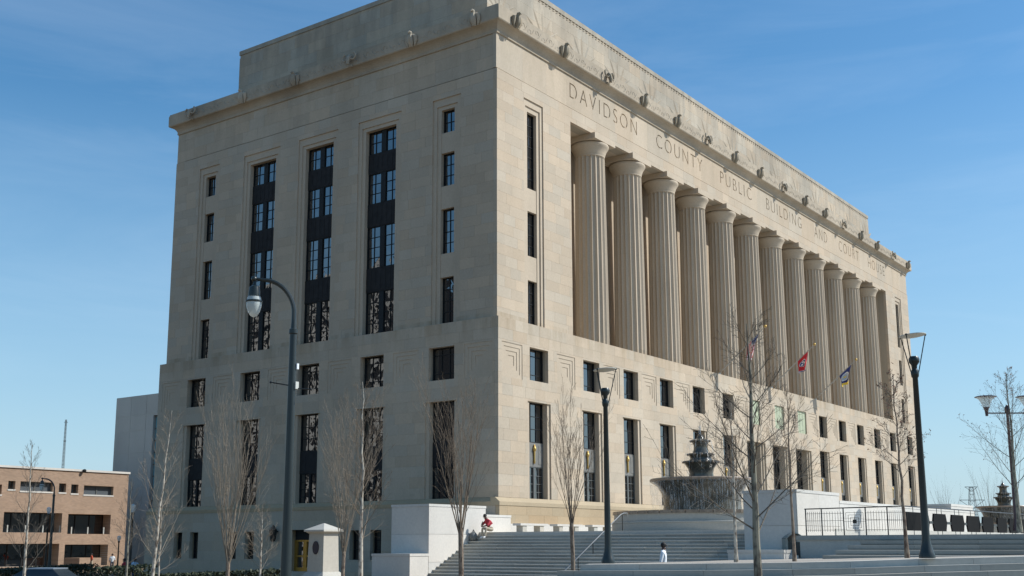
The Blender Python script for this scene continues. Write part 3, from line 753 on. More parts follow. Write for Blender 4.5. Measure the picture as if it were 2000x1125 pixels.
# marble clad walls
def clad(name, label, cat, boxes, group=None, pw_=2.0, ph=1.15):
    """solid stone wall faced with separate marble slabs"""
    x0 = min(q[0] for q in boxes); y0 = min(q[1] for q in boxes)
    t = thing(name, label, cat, (x0, y0, -4.75), group)
    cb = MB()
    for (x0, y0, z0, x1, y1, z1) in boxes:
        cb.box(x0+.03, y0+.03, z0, x1-.03, y1-.03, z1-.12)
        nz_ = max(1, round((z1-.12-z0)/ph)); hz = (z1-.12-z0)/nz_
        for (ax, lo, hi, fix, sg) in (('x', x0, x1, y0, -1), ('y', y0, y1, x0, -1), ('y', y0, y1, x1, 1)):
            n = max(1, round((hi-lo)/pw_)); w = (hi-lo)/n
            for i in range(n):
                for j in range(nz_):
                    b = MB(); a0, a1 = lo+i*w+.006, lo+(i+1)*w-.006; c0, c1 = z0+j*hz+.006, z0+(j+1)*hz-.006
                    if ax == 'x': b.box(a0, fix, c0, a1, fix+.03, c1)
                    elif sg < 0: b.box(fix, a0+.03*(i == 0), c0, fix+.03, a1, c1)
                    else: b.box(fix-.03, a0+.03*(i == 0), c0, fix, a1, c1)
                    b.build('slab', M['marble'], t)
        b = MB(); b.box(x0-.02, y0-.02, z1-.12, x1+.02, y1+.02, z1); b.build('coping', M['marble'], t)
    cb.build('core', M['concrete'], t)
    return t
clad('cheek_wall', 'tall white marble cheek wall at the left end of the main stairs', 'stair wall',
     [(-6.73, YA, -5.2, -2.2, 1.5, -1.1), (-2.2, YA, -5.2, -.0, 1.2, -1.53), (-8.1, YA, -5.2, -6.75, 1.5, -3.46)], 'marble walls flanking the stairs')
clad('cheek_wall', 'tall marble wall in the middle, its shaded end facing the landing beside the litter bin', 'stair wall',
     [(-6.73, YB-2.25, -4.9, -2.1, YB, -.95), (-8.1, YB-2.2, -4.9, -6.75, YB+.1, -3.27)], 'marble walls flanking the stairs')
clad('parapet_wall', 'long low white marble parapet behind the railing', 'parapet wall', [(-2.08, YB-2.25, -3.2, 19.6, YB-1.95, -1.26)], None, 2.4, .7)
clad('marble_pier', 'white marble pier at the far end of the long parapet', 'pier', [(15.0, YB-2.2, -3.2, 19.5, YB-.6, -.95)], None, 2.2, 1.1)
# upper terrace with deep steps on the right
b = MB(); b.box(-7.0, -60, -6, 130, YB-2.27, -2.74); b.build('terrace', M['granitelt'], kind='structure')
ts = bpy.data.objects.new('terrace_steps', None); COL.objects.link(ts); ts['kind'] = 'structure'; ts.location = (-12, -30, -4)
XE = [-7.0, -8.68, -9.99, -11.2, -12.41]; ZE = [-2.78, -2.94, -3.10, -3.26, -3.42]
for k in range(1, 5):
    b = MB(); y = -22.6
    while y > -58:
        e = y-random.uniform(1.8, 2.6); b.box(XE[k]-.03, e+.002, ZE[k]-.12, XE[k-1], y-.002, ZE[k]); b.box(XE[k], e+.004, -5.5, XE[k-1], y-.004, ZE[k]-.12); y = e
    b.build('step', M['granite'], ts)
b = MB(); b.box(-7.06, -60, -2.90, -6.9, YB-2.27, -2.735); b.build('edge_stone', M['granite'], ts)
# landing in the foreground and the steps below it
FE = [(1136,1103,26.5),(1250,1101.8,25.7),(1380,1101.3,25.0),(1545,1099.3,24.6),(1660,1096.6,24.5),(1793,1092.2,24.5),(1900,1089.6,24.5),(2000,1087.2,24.5),(2250,1081,24.5)]
BE = [(1150,1101.2,29.6),(1255,1099.3,31.5),(1330,1097.3,34.0),(1412,1094.6,43.5),(1575,1090.5,46.0),(1640,1089.5,44),(1760,1088,40),(2000,1083.8,36),(2300,1078,33)]
fe = [at(*q) for q in FE]; be = [at(*q) for q in BE]
b = MB(); n = len(fe); b.v = [tuple(q) for q in fe] + [tuple(q) for q in be] + [(q.x, q.y, -5.2) for q in fe] + [(q.x, q.y, -5.2) for q in be]
for i in range(n-1):
    b.f += [(i, i+1, n+i+1, n+i), (2*n+i, 2*n+i+1, i+1, i), (3*n+i, n+i, n+i+1, 3*n+i+1)]
b.f += [(0, n, 3*n, 2*n), (n-1, 3*n-1, 4*n-1, 2*n-1)]; b.m = [0]*len(b.f)
b.build('landing', M['paving'], kind='structure')
fs_ = bpy.data.objects.new('front_steps', None); COL.objects.link(fs_); fs_['kind'] = 'structure'; fs_.location = tuple(fe[3])
dirs = []
for i in range(n):
    t = (fe[min(i+1, n-1)]-fe[max(i-1, 0)]); t.z = 0; t.normalize(); dirs.append(Vector((-t.y, t.x, 0)) if Vector((-t.y, t.x, 0)).dot(CPOS-fe[i]) > 0 else Vector((t.y, -t.x, 0)))
t0 = (fe[0]-fe[1]); t0.z = 0; t0.normalize()
def slabs(k, z0off, name, mat, inner, outer, drop):
    """one course of step stones following the curved edge"""
    b = MB(); pts = []
    ext = [fe[0]+t0*(.42*k+.02)] + fe; dd = [dirs[0]] + dirs
    samp = []
    for i in range(len(ext)-1):
        m_ = max(1, round((ext[i+1]-ext[i]).length/1.7))
        for j in range(m_): samp.append((ext[i].lerp(ext[i+1], j/m_), dd[i].lerp(dd[i+1], j/m_)))
    samp.append((ext[-1], dd[-1]))
    for i in range(len(samp)-1):
        (p, d), (q, e) = samp[i], samp[i+1]; g_ = (q-p).normalized()*.003
        P = [p+g_+d*inner, q-g_+e*inner, q-g_+e*outer, p+g_+d*outer]
        zt_ = [w.z - z0off for w in (p, q, q, p)]
        top = [(w.x, w.y, z) for w, z in zip(P, zt_)]
        b.add(top+[(w[0], w[1], w[2]-drop) for w in top], ((0,1,2,3),(7,6,5,4),(0,4,5,1),(1,5,6,2),(2,6,7,3),(3,7,4,0)))
    return b.build(name, mat, fs_)
slabs(0, -.004, 'edge_stone', M['granitelt'], -.45, .03, .14)
for k in range(1, 8):
    slabs(k, .132*k, 'step', M['granite'], .36*(k-1)-.02, .36*k+.02, .13)
bb = MB()
# ---- white benches on the plaza
bench = thing('stone_bench', 'white stone bench nearest the corner, beside the man in red', 'bench', (-.05, -2.2, ZP), 'white stone benches below the courthouse wall')
b = MB(); b.box(-1.28, -2.45, ZP+.34, 1.23, -1.95, ZP+.45); b.build('seat', M['marble'], bench)
for x in (-.85, .72): b = MB(); b.box(x-.18, -2.40, ZP, x+.18, -2.0, ZP+.34); b.build('leg', M['concrete'], bench)
for x, lb in ((3.35, 'white stone bench in the middle of the row on the plaza'), (6.9, 'white stone bench partly behind the lamp post with a round reflector')):
    c = copy_tree(bench); c.location = (x, -2.2, ZP); c['label'] = lb

# ---- handrail on the main stair
hr = thing('handrail', 'thin steel handrail running up the main stairs to the fountain', 'handrail', (-3, -9, ZP))
YH = -9.0
b = MB(); b.tube([(-7.36,YH,-4.75),(-7.38,YH,-4.4),(-7.3,YH,-4.22),(-2.35,YH,-1.68),(-2.05,YH,-1.6),(-1.75,YH,-1.6),(-1.68,YH,-1.7)], .026, 8); b.build('rail', M['steel'], hr, smooth=True)
for x in (-6.12, -4.86, -3.6, -2.2):
    zz = -4.22+(x+7.3)*.513 if x < -2.3 else -1.62; zb_ = ZP-.15*max(0, math.ceil((XT-x)/.305-.01)) if x < XT else ZP
    b = MB(); b.tube([(x,YH,zb_),(x,YH,zz)], .022, 6); b.build('post', M['black'], hr)

# ---- terrace railing
rl = thing('metal_railing', 'black metal railing with square motif panel and dark panels along the terrace', 'railing', (-7, -19.9, -2.74))
ZR0, ZR1 = -2.66, -1.72
YR = [-19.94, -20.57, -21.42, -22.26, -23.07, -23.65]
zr = lambda y: -.012*(y+19.9)      # tiny rise along the run
b = MB(); b.tube([(-7,-19.90,ZR1-.02),(-7,-23.69,ZR1+.02)], .022, 6); b.tube([(-7,-23.69,ZR1+.02),(20,-23.69,ZR1+.1)], .022, 6); b.build('top_rail', M['black'], rl)
for y in YR: b = MB(); b.box(-7.02, y-.018, -2.74, -6.98, y+.018, ZR1); b.build('post', M['black'], rl)
for i in range(5):
    y0, y1 = YR[i], YR[i+1]; b = MB()
    if i == 2:
        c = (y0+y1)/2; zc = (ZR0+ZR1)/2-.04
        for q in (.33, .24, .15):
            for s1_, s2_ in (((-q,-q),(q,-q)),((q,-q),(q,q)),((q,q),(-q,q)),((-q,q),(-q,-q))): b.tube([(-7,c+s1_[0],zc+s1_[1]),(-7,c+s2_[0],zc+s2_[1])], .009, 4)
        b.tube([(-7,y0,zc),(-7,y1,zc)], .008, 4); b.tube([(-7,c,zc-.36),(-7,c,zc+.36)], .008, 4)
        b.box(-7.02,c-.07,zc-.07,-6.98,c+.07,zc+.07)
    else:
        nb = 7
        for k in range(1, nb+1): yy = y0+(y1-y0)*k/(nb+1); b.tube([(-7,yy,ZR0+.06),(-7,yy,ZR1-.13)], .008, 4)
        for z in (ZR0+.12, (ZR0+ZR1)/2, ZR1-.2): b.tube([(-7,y0,z),(-7,y1,z)], .009, 4)
    b.build('motif_panel' if i == 2 else 'bar_panel', M['black'], rl)
xb = [-6.91,-3.98,-3.51,-1.6,-1.01,1.0,1.41,3.59,3.94,5.94,6.6,8.47,8.9,10.8,11.3,13.2,13.6,15.4]
for i in range(0, len(xb), 2):
    x0, x1 = xb[i], xb[i+1]; z0, z1, zc = -2.58, -1.90, -2.25; g_ = .16
    b = MB(); y = -23.69
    out = [(x0+g_,z0),(x1-g_,z0),(x1,zc),(x1-g_,z1),(x0+g_,z1),(x0,zc)] if i else [(x0,z0),(x1-g_,z0),(x1,zc),(x1-g_,z1),(x0,z1)]
    m_ = len(out); b.v = [(q[0], y-.03, q[1]) for q in out] + [(q[0], y+.03, q[1]) for q in out]
    b.f = [tuple(range(m_)), tuple(range(m_, 2*m_))[::-1]] + [(k, m_+k, m_+(k+1) % m_, (k+1) % m_) for k in range(m_)]; b.m = [0]*len(b.f)
    b.build('dark_panel', M['blackpanel'], rl)
    b = MB(); b.box(x1-.02, -23.71, zc-.05, (xb[i+2] if i+2 < len(xb) else x1+.4)+.02, -23.67, zc+.05)
    for x in ((x0*2+x1)/3, (x0+2*x1)/3): b.tube([(x,-23.69,-2.74),(x,-23.69,z0+.02)], .014, 4); b.tube([(x,-23.69,z1-.02),(x,-23.69,ZR1+.04)], .014, 4)
    b.build('panel_link', M['black'], rl)

# ---- fountains
def fountain(label):
    f = thing('tiered_fountain', label, 'fountain', (0, 0, ZP), 'pair of tiered stone fountains on the plaza')
    zz = lambda z: z - 0
    b = MB(); b.lathe([(4.72, ZP), (4.72, -2.02), (4.76, -2.0), (4.76, -1.94), (4.62, -1.92), (4.60, -1.56)], 72); b.build('basin_wall', M['concrete'], f, smooth=True)
    NCC = 44
    cc = MB()
    for k in range(NCC):
        a0, a1 = 2*PI*k/NCC+.004, 2*PI*(k+1)/NCC-.004
        v = [(r*math.cos(a), r*math.sin(a), z) for z in (-1.56, -1.40) for (r, a) in ((4.0,a0),(4.68,a0),(4.68,a1),(4.0,a1))]
        c_ = MB(); c_.add(v, BOXF); c_.build('coping_stone', M['fountaintan'], f)
    b = MB(); b.lathe([(4.05, -1.7), (.5, -1.62)], 48); b.build('pool_water', M['wetstone'], f)
    b = MB(); b.lathe([(2.05, -1.7), (2.0, -.9), (2.1, -.45), (2.3, -.1), (2.55, .08), (2.66, .14), (2.68, .22), (2.64, .29), (2.4, .27)], 64); b.build('bowl', M['wetstone'], f, smooth=True)
    b = MB(); b.lathe([(2.60, .135), (2.70, .17), (2.71, .25), (2.66, .31), (2.5, .31), (2.42, .2)], 64); b.build('bowl_rim', M['fountaintan'], f, smooth=True)
    b = MB(); b.lathe([(.72, .1), (.66, .35), (.62, .6), (.68, .85), (.86, 1.1), (.93, 1.16), (.92, 1.24), (.6, 1.28), (.55, 1.4), (.6, 1.5), (.68, 1.56), (.66, 1.63), (.42, 1.66), (.36, 1.85), (.34, 2.05), (.42, 2.2), (.5, 2.27), (.5, 2.33), (.2, 2.42), (.12, 2.6), (.05, 2.66)], 32); b.build('tiers', M['wetstone'], f, smooth=True)
    # scalloped lips on the tiers
    for r, z, m_ in ((.92, 1.18, 16), (.67, 1.58, 12), (.5, 2.29, 10)):
        b = MB()
        for k in range(m_): an = 2*PI*k/m_; b.ball((r*math.cos(an), r*math.sin(an), z), .075, 1, 1, .8, 6)
        b.build('carved_lip', M['fountaintan'], f, kind='stuff')
    wv = MB(); rnd = random.Random(5)
    for k in range(120):
        a0 = 2*PI*k/120; a1 = a0+2*PI/120*rnd.uniform(.45, .95)
        r0, r1 = 2.70, 2.42+rnd.uniform(-.05, .05)
        pr = []
        for (t, rr, z) in ((0, 2.69, .2), (1, 2.73, .1), (2, 2.68, -.5), (3, 2.6, -1.62)): pr += [(rr*math.cos(a0), rr*math.sin(a0), z), (rr*math.cos(a1), rr*math.sin(a1), z)]
        wv.add(pr, [(0,1,3,2), (2,3,5,4), (4,5,7,6)])
    wv.build('water_curtain', M['water'], f, smooth=True)
    jt = MB()
    for k in range(9):
        an = rnd.uniform(0, 6.28); rr = rnd.uniform(.0, .05); jt.tube([(rr*math.cos(an), rr*math.sin(an), 2.55), (rr*1.3*math.cos(an), rr*1.3*math.sin(an), 2.55+rnd.uniform(.3, .75))], [.05, .012], 5)
    for (r, z, zl, m_) in ((.52, 2.3, 1.62, 18), (.70, 1.6, 1.24, 20), (.95, 1.2, .3, 22)):
        for k in range(m_):
            an = 2*PI*(k+rnd.random())/m_; o_ = rnd.uniform(.05, .28)
            pts = [(r*math.cos(an), r*math.sin(an), z), ((r+o_*.5)*math.cos(an), (r+o_*.5)*math.sin(an), z+.06), ((r+o_)*math.cos(an), (r+o_)*math.sin(an), (z+zl)/2), ((r+o_*1.15)*math.cos(an), (r+o_*1.15)*math.sin(an), zl)]
            jt.tube(pts, [.012, .014, .014, .008], 4)
    jt.build('water_jets', M['water'], f, kind='stuff')
    return f
f1 = fountain('tiered stone fountain with water spilling over its wide bowl, left of the bare trees')
f1.location = (5.2, -9.5, ZP)
f2 = copy_tree(f1); f2.location = (73.7, -8.9, ZP+.25); f2['label'] = 'small distant dark fountain at the right edge behind the twin lamp'

# ================================================================== trees (bare, late winter)
def bud_at(mb, p, rnd):
    s = rnd.uniform(.02, .045); d = Vector((rnd.uniform(-1,1), rnd.uniform(-1,1), rnd.uniform(-1,1))).normalized(); e = d.orthogonal().normalized()*s*.5
    mb.add([p-e, p+e, p+d*s*1.6, p+d.cross(e)*.5+d*s*.8], [(0,1,2), (0,3,2), (1,2,3), (0,1,3)], 1)
def grow(mb, p, d, length, r, level, rnd, st, maxl):
    nseg = (6, 5, 4, 3)[min(level, 3)]; pts = [p.copy()]; rad = [r]; dirs_ = [d.copy()]
    for i in range(nseg):
        d = (d + Vector((rnd.gauss(0, st['wob']), rnd.gauss(0, st['wob']), rnd.gauss(0, st['wob'])*.6)) + Vector((0, 0, st['up'][min(level, 3)]))).normalized()
        p = p + d*(length/nseg); pts.append(p.copy()); rad.append(max(.0026, r*(1-.85*(i+1)/nseg))); dirs_.append(d.copy())
    mb.tube(pts, rad, (6, 5, 4, 3)[min(level, 3)], cap=False)
    if level >= maxl:
        if st['buds'] and rnd.random() < st['buds']: bud_at(mb, pts[-1], rnd)
        return
    nc = st['kids'][min(level, 2)]; nc = max(1, int(nc*rnd.uniform(.75, 1.25)+.5))
    for c in range(nc):
        t = st['from'] + (1-st['from'])*(c+rnd.random())/nc; i = min(int(t*nseg), nseg-1); f_ = t*nseg-i
        q = pts[i].lerp(pts[i+1], f_); rr = rad[i]*(1-f_)+rad[i+1]*f_; dd = dirs_[i+1]
        ax = dd.orthogonal().normalized(); ax.rotate(Quaternion(dd, rnd.uniform(0, 2*PI)))
        nd = dd.copy(); nd.rotate(Quaternion(ax, math.radians(st['ang'][min(level, 2)]*rnd.uniform(.7, 1.3))))
        grow(mb, q, nd, length*st['ratio'][min(level, 2)]*(1.1-.55*t)*rnd.uniform(.75, 1.25), max(.0028, rr*.5), level+1, rnd, st, maxl)
STY = {
 'vase':   dict(wob=.03, up=(.02, .06, .06, .05), kids=(7, 4, 2), ang=(15, 18, 22), ratio=(.50, .5, .5), buds=0, **{'from': .15}),
 'leader': dict(wob=.045, up=(.05, .10, .09, .06), kids=(8, 8, 5), ang=(34, 34, 36), ratio=(.5, .46, .42), buds=.0, **{'from': .12}),
 'spread': dict(wob=.05, up=(.05, .085, .06, .05), kids=(9, 9, 5), ang=(38, 38, 40), ratio=(.5, .45, .42), buds=.0, **{'from': .12}),
}
TG = 'bare young trees planted around the plaza'
def tree(label, base, H, r0, style, seed, barkm, twigm, h0=.25, nl=22, span=.42, lang=55, lean=(0, 0), buds=0., stems=0, maxl=3, group=TG, name='bare_tree'):
    rnd = random.Random(seed); base = Vector(base); t = thing(name, label, 'tree', base, group)
    st = dict(STY[style]); st['buds'] = buds
    tr = MB(); cr = MB()
    if stems:                                   # several stems from a low fork
        top = base+Vector((lean[0]*h0*H, lean[1]*h0*H, h0*H))
        tr.tube([base, base.lerp(top, .06), base.lerp(top, .5)+Vector((rnd.gauss(0,.02), rnd.gauss(0,.02), 0)), top, top+Vector((0,0,.05*H))], [r0*1.35, r0*1.05, r0*.95, r0*.9, r0*.55], 9)
        for k in range(stems):
            an = 2*PI*(k+rnd.uniform(-.3, .3))/stems; ti = math.radians(lang*rnd.uniform(.35, 1.0)) if k else .03
            d = Vector((math.cos(an)*math.sin(ti), math.sin(an)*math.sin(ti), math.cos(ti)))
            grow(cr, top-Vector((0,0,rnd.uniform(0, .05*H))), d, H*(1-h0)*rnd.uniform(.72, 1.0), r0*rnd.uniform(.22, .34), 0, rnd, st, maxl)
    else:
        pts, rad = [], []
        for i in range(13):
            q = i/12; off = Vector((rnd.gauss(0, .0032*H), rnd.gauss(0, .0032*H), 0))*(q > .3)
            pts.append(base+Vector((lean[0]*H*q, lean[1]*H*q, H*q))+off); rad.append((r0*1.3 if i == 0 else r0*(1-.93*q**.9))+.003)
        tr.tube(pts, rad, 9)
        for k in range(nl):
            q = h0+(.97-h0)*(k+rnd.random()*.6)/nl; i = min(int(q*12), 11); P = pts[i].lerp(pts[i+1], q*12-i); R_ = rad[i]*(1-(q*12-i))+rad[i+1]*(q*12-i)
            an = k*2.4+rnd.uniform(-.5, .5); ti = math.radians(lang*rnd.uniform(.8, 1.2)*(1-.35*q)); d = Vector((math.cos(an)*math.sin(ti), math.sin(an)*math.sin(ti), math.cos(ti)))
            ln_ = H*span*(1.12-q)*rnd.uniform(.75, 1.2)+.15
            grow(cr, P, d, ln_, min(max(.005, R_*.36), .005+.005*ln_), 1, rnd, st, maxl)
        if buds:
            for k in range(6): bud_at(cr, pts[-1]+Vector((rnd.gauss(0,.1), rnd.gauss(0,.1), rnd.gauss(0,.1))), rnd)
    tr.build('trunk', barkm, t, smooth=True); cr.build('crown', [twigm, M['bud']], t)
    return t
def gpt(px, D):                                  # point on the ground at photograph column px and depth D
    q = at(px, 1062, D); return Vector((q.x, q.y, gz(q.x, q.y)))
P = M
tree('thin pale tree at the left edge in front of the brick building', gpt(52, 45), 6.3, .075, 'leader', 11, P['barkpale'], P['twiggrey'], h0=.2, nl=21, span=.30, lang=48, lean=(-.01, 0))
tree('slim grey tree between the brick building and the courthouse corner', gpt(250, 52), 5.2, .07, 'leader', 12, P['barkgrey'], P['twiggrey'], h0=.25, nl=18, span=.32, lang=55)
tree('pale leaning tree in front of the far left corner of the courthouse', gpt(298, 40), 6.7, .075, 'leader', 13, P['barkpale'], P['twigpale'], h0=.16, nl=15, span=.36, lang=44, lean=(.035, -.05))
tree('short pale tree just right of the leaning tree', gpt(313, 48), 4.0, .05, 'leader', 14, P['barkpale'], P['twigpale'], h0=.25, nl=18, span=.42, lang=60)
tree('dense upright brown tree left of the big hooked street lamp', gpt(447, 44), 7.0, .085, 'vase', 15, P['barkbrown'], P['twigpale'], h0=.17, stems=14, lang=19)
tree('small rounded bare tree between the upright tree and the hooked lamp', gpt(510, 47), 3.4, .055, 'spread', 16, P['barkpale'], P['twigpale'], h0=.22, nl=21, span=.42, lang=62)
tree('upright multi stemmed brown tree just right of the stone pedestal', gpt(672, 43), 6.8, .075, 'vase', 17, P['barkbrown'], P['twigpale'], h0=.2, stems=11, lang=20)
tree('straight pale trunked tree standing right of the stone pedestal', gpt(706, 36), 6.9, .085, 'leader', 18, P['barkpale'], P['twigbrown'], h0=.24, nl=24, span=.30, lang=55, lean=(-.005, .008))
tree('narrow vase shaped tree in front of the left marble cheek wall', gpt(900, 32), 6.1, .078, 'vase', 19, P['barkbrown'], P['twigbrown'], h0=.33, stems=9, lang=17)
tree('narrow vase shaped tree at the foot of the main stairs by the handrail', gpt(1117, 33), 6.0, .066, 'vase', 20, P['barkbrown'], P['twigbrown'], h0=.38, stems=8, lang=15)
tree('large grey spreading tree in front of the portico, its trunk crossing the front steps', gpt(1479, 19), 5.45, .088, 'spread', 21, P['barkgrey'], P['twiggrey'], h0=.32, nl=24, span=.42, lang=62, lean=(-.003, .004))
b1 = at(1438, 1098, 27); tree('slender pale tree on the landing left of the large grey tree', b1, 3.9, .043, 'leader', 22, P['barkpale'], P['twigbrown'], h0=.36, nl=18, span=.30, lang=50)
b1 = at(1552, 1096.5, 28); tree('slender tree on the landing in front of the litter bin', b1, 4.2, .043, 'leader', 23, P['barkbrown'], P['twigbrown'], h0=.36, nl=18, span=.28, lang=50, lean=(-.005, 0))
b1 = at(1772, 1089.8, 25.5); tree('young tree with small leaf buds left of the tall disc lamp', b1, 4.1, .047, 'spread', 24, P['barkbrown'], P['twiggrey'], h0=.42, nl=17, span=.26, lang=62, buds=.55, lean=(-.02, .01))
b1 = at(1992, 1040, 42); tree('budding tree at the right edge behind the twin lamp', b1, 5.9, .09, 'spread', 25, P['barkgrey'], P['twiggrey'], h0=.22, nl=21, span=.46, lang=58, buds=.6, lean=(-.005, .005))
for px, D, H, sd_, lb in ((1850, 190, 12.0, 31, 'faint distant bare tree left of the transmission tower'), (1943, 175, 13.2, 32, 'faint distant bare tree beside the far fountain')):
    tree(lb, gpt(px, D), H, .16, 'vase', sd_, P['barkgrey'], P['twiggrey'], h0=.2, stems=7, lang=24, maxl=2, group='distant trees')

# ================================================================== street lamps
def hook_lamp(px, ytop, D, label, arms=True, seed=0):
    """tall post with a goose-neck arm and a teardrop glass lantern"""
    base = gpt(px, D); ztop = at(px, ytop, D).z; H = ztop-base.z; s = H/8.3
    t = thing('street_lamp', label, 'street lamp', base, 'goose neck street lamps')
    left = Vector((-_r.x, -_r.y, 0)).normalized()
    q = lambda a, h: base+left*a*s+Vector((0, 0, h*s))
    b = MB(); b.lathe([(.22*s, 0), (.22*s, .25*s), (.17*s, .4*s), (.135*s, .9*s), (.115*s, 2.5*s), (.085*s, 6.85*s), (.11*s, 6.87*s), (.11*s, 6.97*s), (.07*s, 7.0*s), (.06*s, 7.2*s)], 14, base); b.build('post', M['lampgreen'], t, smooth=True)
    b = MB(); pts = [q(0, 7.1)]
    for i in range(1, 13):
        a = PI*.5*i/12; pts.append(q(.80*(1-math.cos(a)), 7.35+.88*math.sin(a)))
    pts += [q(.9, 8.25), q(1.0, 8.26)]
    b.tube(pts, [.06*s]+[.055*s]*11+[.045*s, .04*s, .04*s], 8); b.ball(q(1.02, 8.26), .075*s); b.build('arm', M['lampgreen'], t, smooth=True)
    b = MB(); c = q(1.0, 0); b.lathe([(0.028*s, 8.212*s), (0.046*s, 8.098*s), (0.129*s, 8.045*s), (0.147*s, 7.908*s), (0.147*s, 7.817*s), (0.166*s, 7.802*s)], 14, c); b.build('lantern_cap', M['lampgreen'], t, smooth=True)
    b = MB(); b.lathe([(0.156*s, 7.809*s), (0.189*s, 7.680*s), (0.184*s, 7.566*s), (0.147*s, 7.422*s), (0.083*s, 7.323*s), (0.018*s, 7.285*s)], 18, c); b.build('lantern_glass', M['lampglass'], t, smooth=True)
    b = MB(); b.lathe([(0.195*s, 7.657*s), (0.207*s, 7.672*s), (0.207*s, 7.695*s), (0.195*s, 7.710*s)], 18, c); b.build('lantern_band', M['lampgreen'], t)
    if arms:
        b = MB(); b.tube([q(-.0, 5.57), q(.52, 5.66)], .014*s, 5); b.tube([q(0, 5.52), q(-.48, 5.48)], .014*s, 5); b.ball(q(.52, 5.66), .03*s); b.ball(q(-.48, 5.48), .03*s); b.build('banner_arm', M['black'], t)
        b = MB(); ctr = q(-.1, 5.58); b.box(ctr.x-.05*s, ctr.y-.05*s, ctr.z-.09*s, ctr.x+.05*s, ctr.y+.05*s, ctr.z+.09*s); b.build('junction_box', M['dish'], t)
        b = MB(); ctr = q(-.12, 6.05); b.box(ctr.x-.03*s, ctr.y-.03*s, ctr.z-.07*s, ctr.x+.03*s, ctr.y+.03*s, ctr.z+.07*s); b.build('small_sign', M['white'], t)
    return t
hook_lamp(560, 519, 27, 'tall dark street lamp with hooked arm and teardrop glass in front of the left facade')
hook_lamp(99, 932, 75, 'distant hooked street lamp in front of the brick building', arms=False)
def disc_lamp(base, label):
    """column with an upward spot and a tilted round reflector held on three rods"""
    base = Vector(base); t = thing('disc_lamp', label, 'lamp post', base, 'lamp posts with round reflectors')
    b = MB(); b.lathe([(.17, 0), (.17, .06), (.14, .14), (.10, .3), (.085, .42), (.08, .9), (.058, 3.9), (.08, 3.93), (.09, 4.02), (.06, 4.1)], 14, base); b.build('post', M['lampgreen'], t, smooth=True)
    b = MB(); b.lathe([(.05, 4.08), (.06, 4.18), (.115, 4.25), (.12, 4.32), (.09, 4.38), (.04, 4.38)], 12, base); b.build('spot_head', M['lampgreen'], t, smooth=True)
    c = base+Vector((0, 0, 4.80)); rr = .29
    lx = Vector((_r.x, _r.y, 0)).normalized(); fx = Vector((_f.x, _f.y, 0)).normalized(); tl = Vector((0, 0, .0))
    b = MB()
    nn = 28; o = 0
    for (r, dz) in ((.0, .0), (rr*.6, .02), (rr, .045), (rr, .06), (rr*.6, .04), (0.0, .02)):
        for k in range(nn):
            an = 2*PI*k/nn; vx, vy = math.cos(an)*max(r, .001), math.sin(an)*max(r, .001); b.v.append(tuple(c+lx*vx+fx*vy+Vector((0, 0, dz+.07*vx-.03*vy))))
    for i in range(5):
        for k in range(nn): b.f.append((i*nn+k, i*nn+(k+1) % nn, (i+1)*nn+(k+1) % nn, (i+1)*nn+k)); b.m.append(0)
    b.build('reflector', M['dish'], t, smooth=True)
    for an in (0, 2.3, 3.9):
        vx, vy = math.cos(an)*rr*.98, math.sin(an)*rr*.98; e = c+lx*vx+fx*vy+Vector((0, 0, .05+.07*vx-.03*vy))
        b = MB(); b.tube([base+Vector((0, 0, 4.0))+lx*math.cos(an)*.08+fx*math.sin(an)*.08, e], .012, 5); b.ball(e, .028, n=6); b.build('rod', M['lampgreen'], t)
    return t
disc_lamp(at(1811, 1090, 24.5), 'disc topped lamp post standing against the sky right of the courthouse')
disc_lamp(at(1188, 1100.5, 28.3), 'disc topped lamp post in front of the main stairs and fountain')
def twin_lamp(base, H, label):
    base = Vector(base); t = thing('twin_lamp', label, 'lamp post', base); lx = Vector((_r.x, _r.y, 0)).normalized()
    b = MB(); b.lathe([(.16, 0), (.14, .2), (.09, .5), (.075, 2), (.06, H-.3), (.10, H-.25), (.12, H-.1), (.09, H), (.03, H+.1)], 12, base); b.build('post', M['lampred'], t, smooth=True)
    for sg in (-1, 1):
        e = base+lx*sg*.92+Vector((0, 0, H-.27))
        b = MB(); b.tube([base+Vector((0, 0, H-.27)), e], .03, 6); b.build('arm', M['lampred'], t)
        b = MB(); b.lathe([(.06, -.13), (.07, 0), (.08, .1), (.12, .22), (.15, .26)], 12, e); b.build('lantern_holder', M['lampred'], t, smooth=True)
        b = MB(); b.lathe([(.14, .26), (.18, .42), (.30, .62), (.40, .70)], 18, e); b.build('lantern_glass', M['lampglass'], t, smooth=True)
        b = MB(); b.lathe([(.40, .70), (.47, .715), (.47, .735), (.40, .76), (.1, .79)], 20, e); b.build('lantern_lid', M['lampred'], t, smooth=True)
    return t
twin_lamp(at(1986, 1037, 50), 5.45, 'brown twin armed lamp post at the right edge')
def post_lamp(px, ytop, D, label):
    base = gpt(px, D); H = at(px, ytop, D).z-base.z; t = thing('post_lamp', label, 'lamp post', base, 'small distant post top lamps')
    b = MB(); b.lathe([(.14, 0), (.12, .3), (.07, .6), (.05, H-.6), (.09, H-.55), (.09, H-.45)], 10, base); b.build('post', M['lampgreen'], t, smooth=True)
    b = MB(); b.lathe([(.08, H-.45), (.17, H-.2), (.14, H-.05), (.03, H)], 10, base); b.build('lantern', M['lampglass'], t, smooth=True)
post_lamp(232, 1046, 95, 'small distant post lamp at the right end of the brick building')
post_lamp(256, 984, 62, 'dark post lamp between the brick building and the grey building')
post_lamp(91, 990, 80, 'slim post lamp beside the distant hooked lamp')

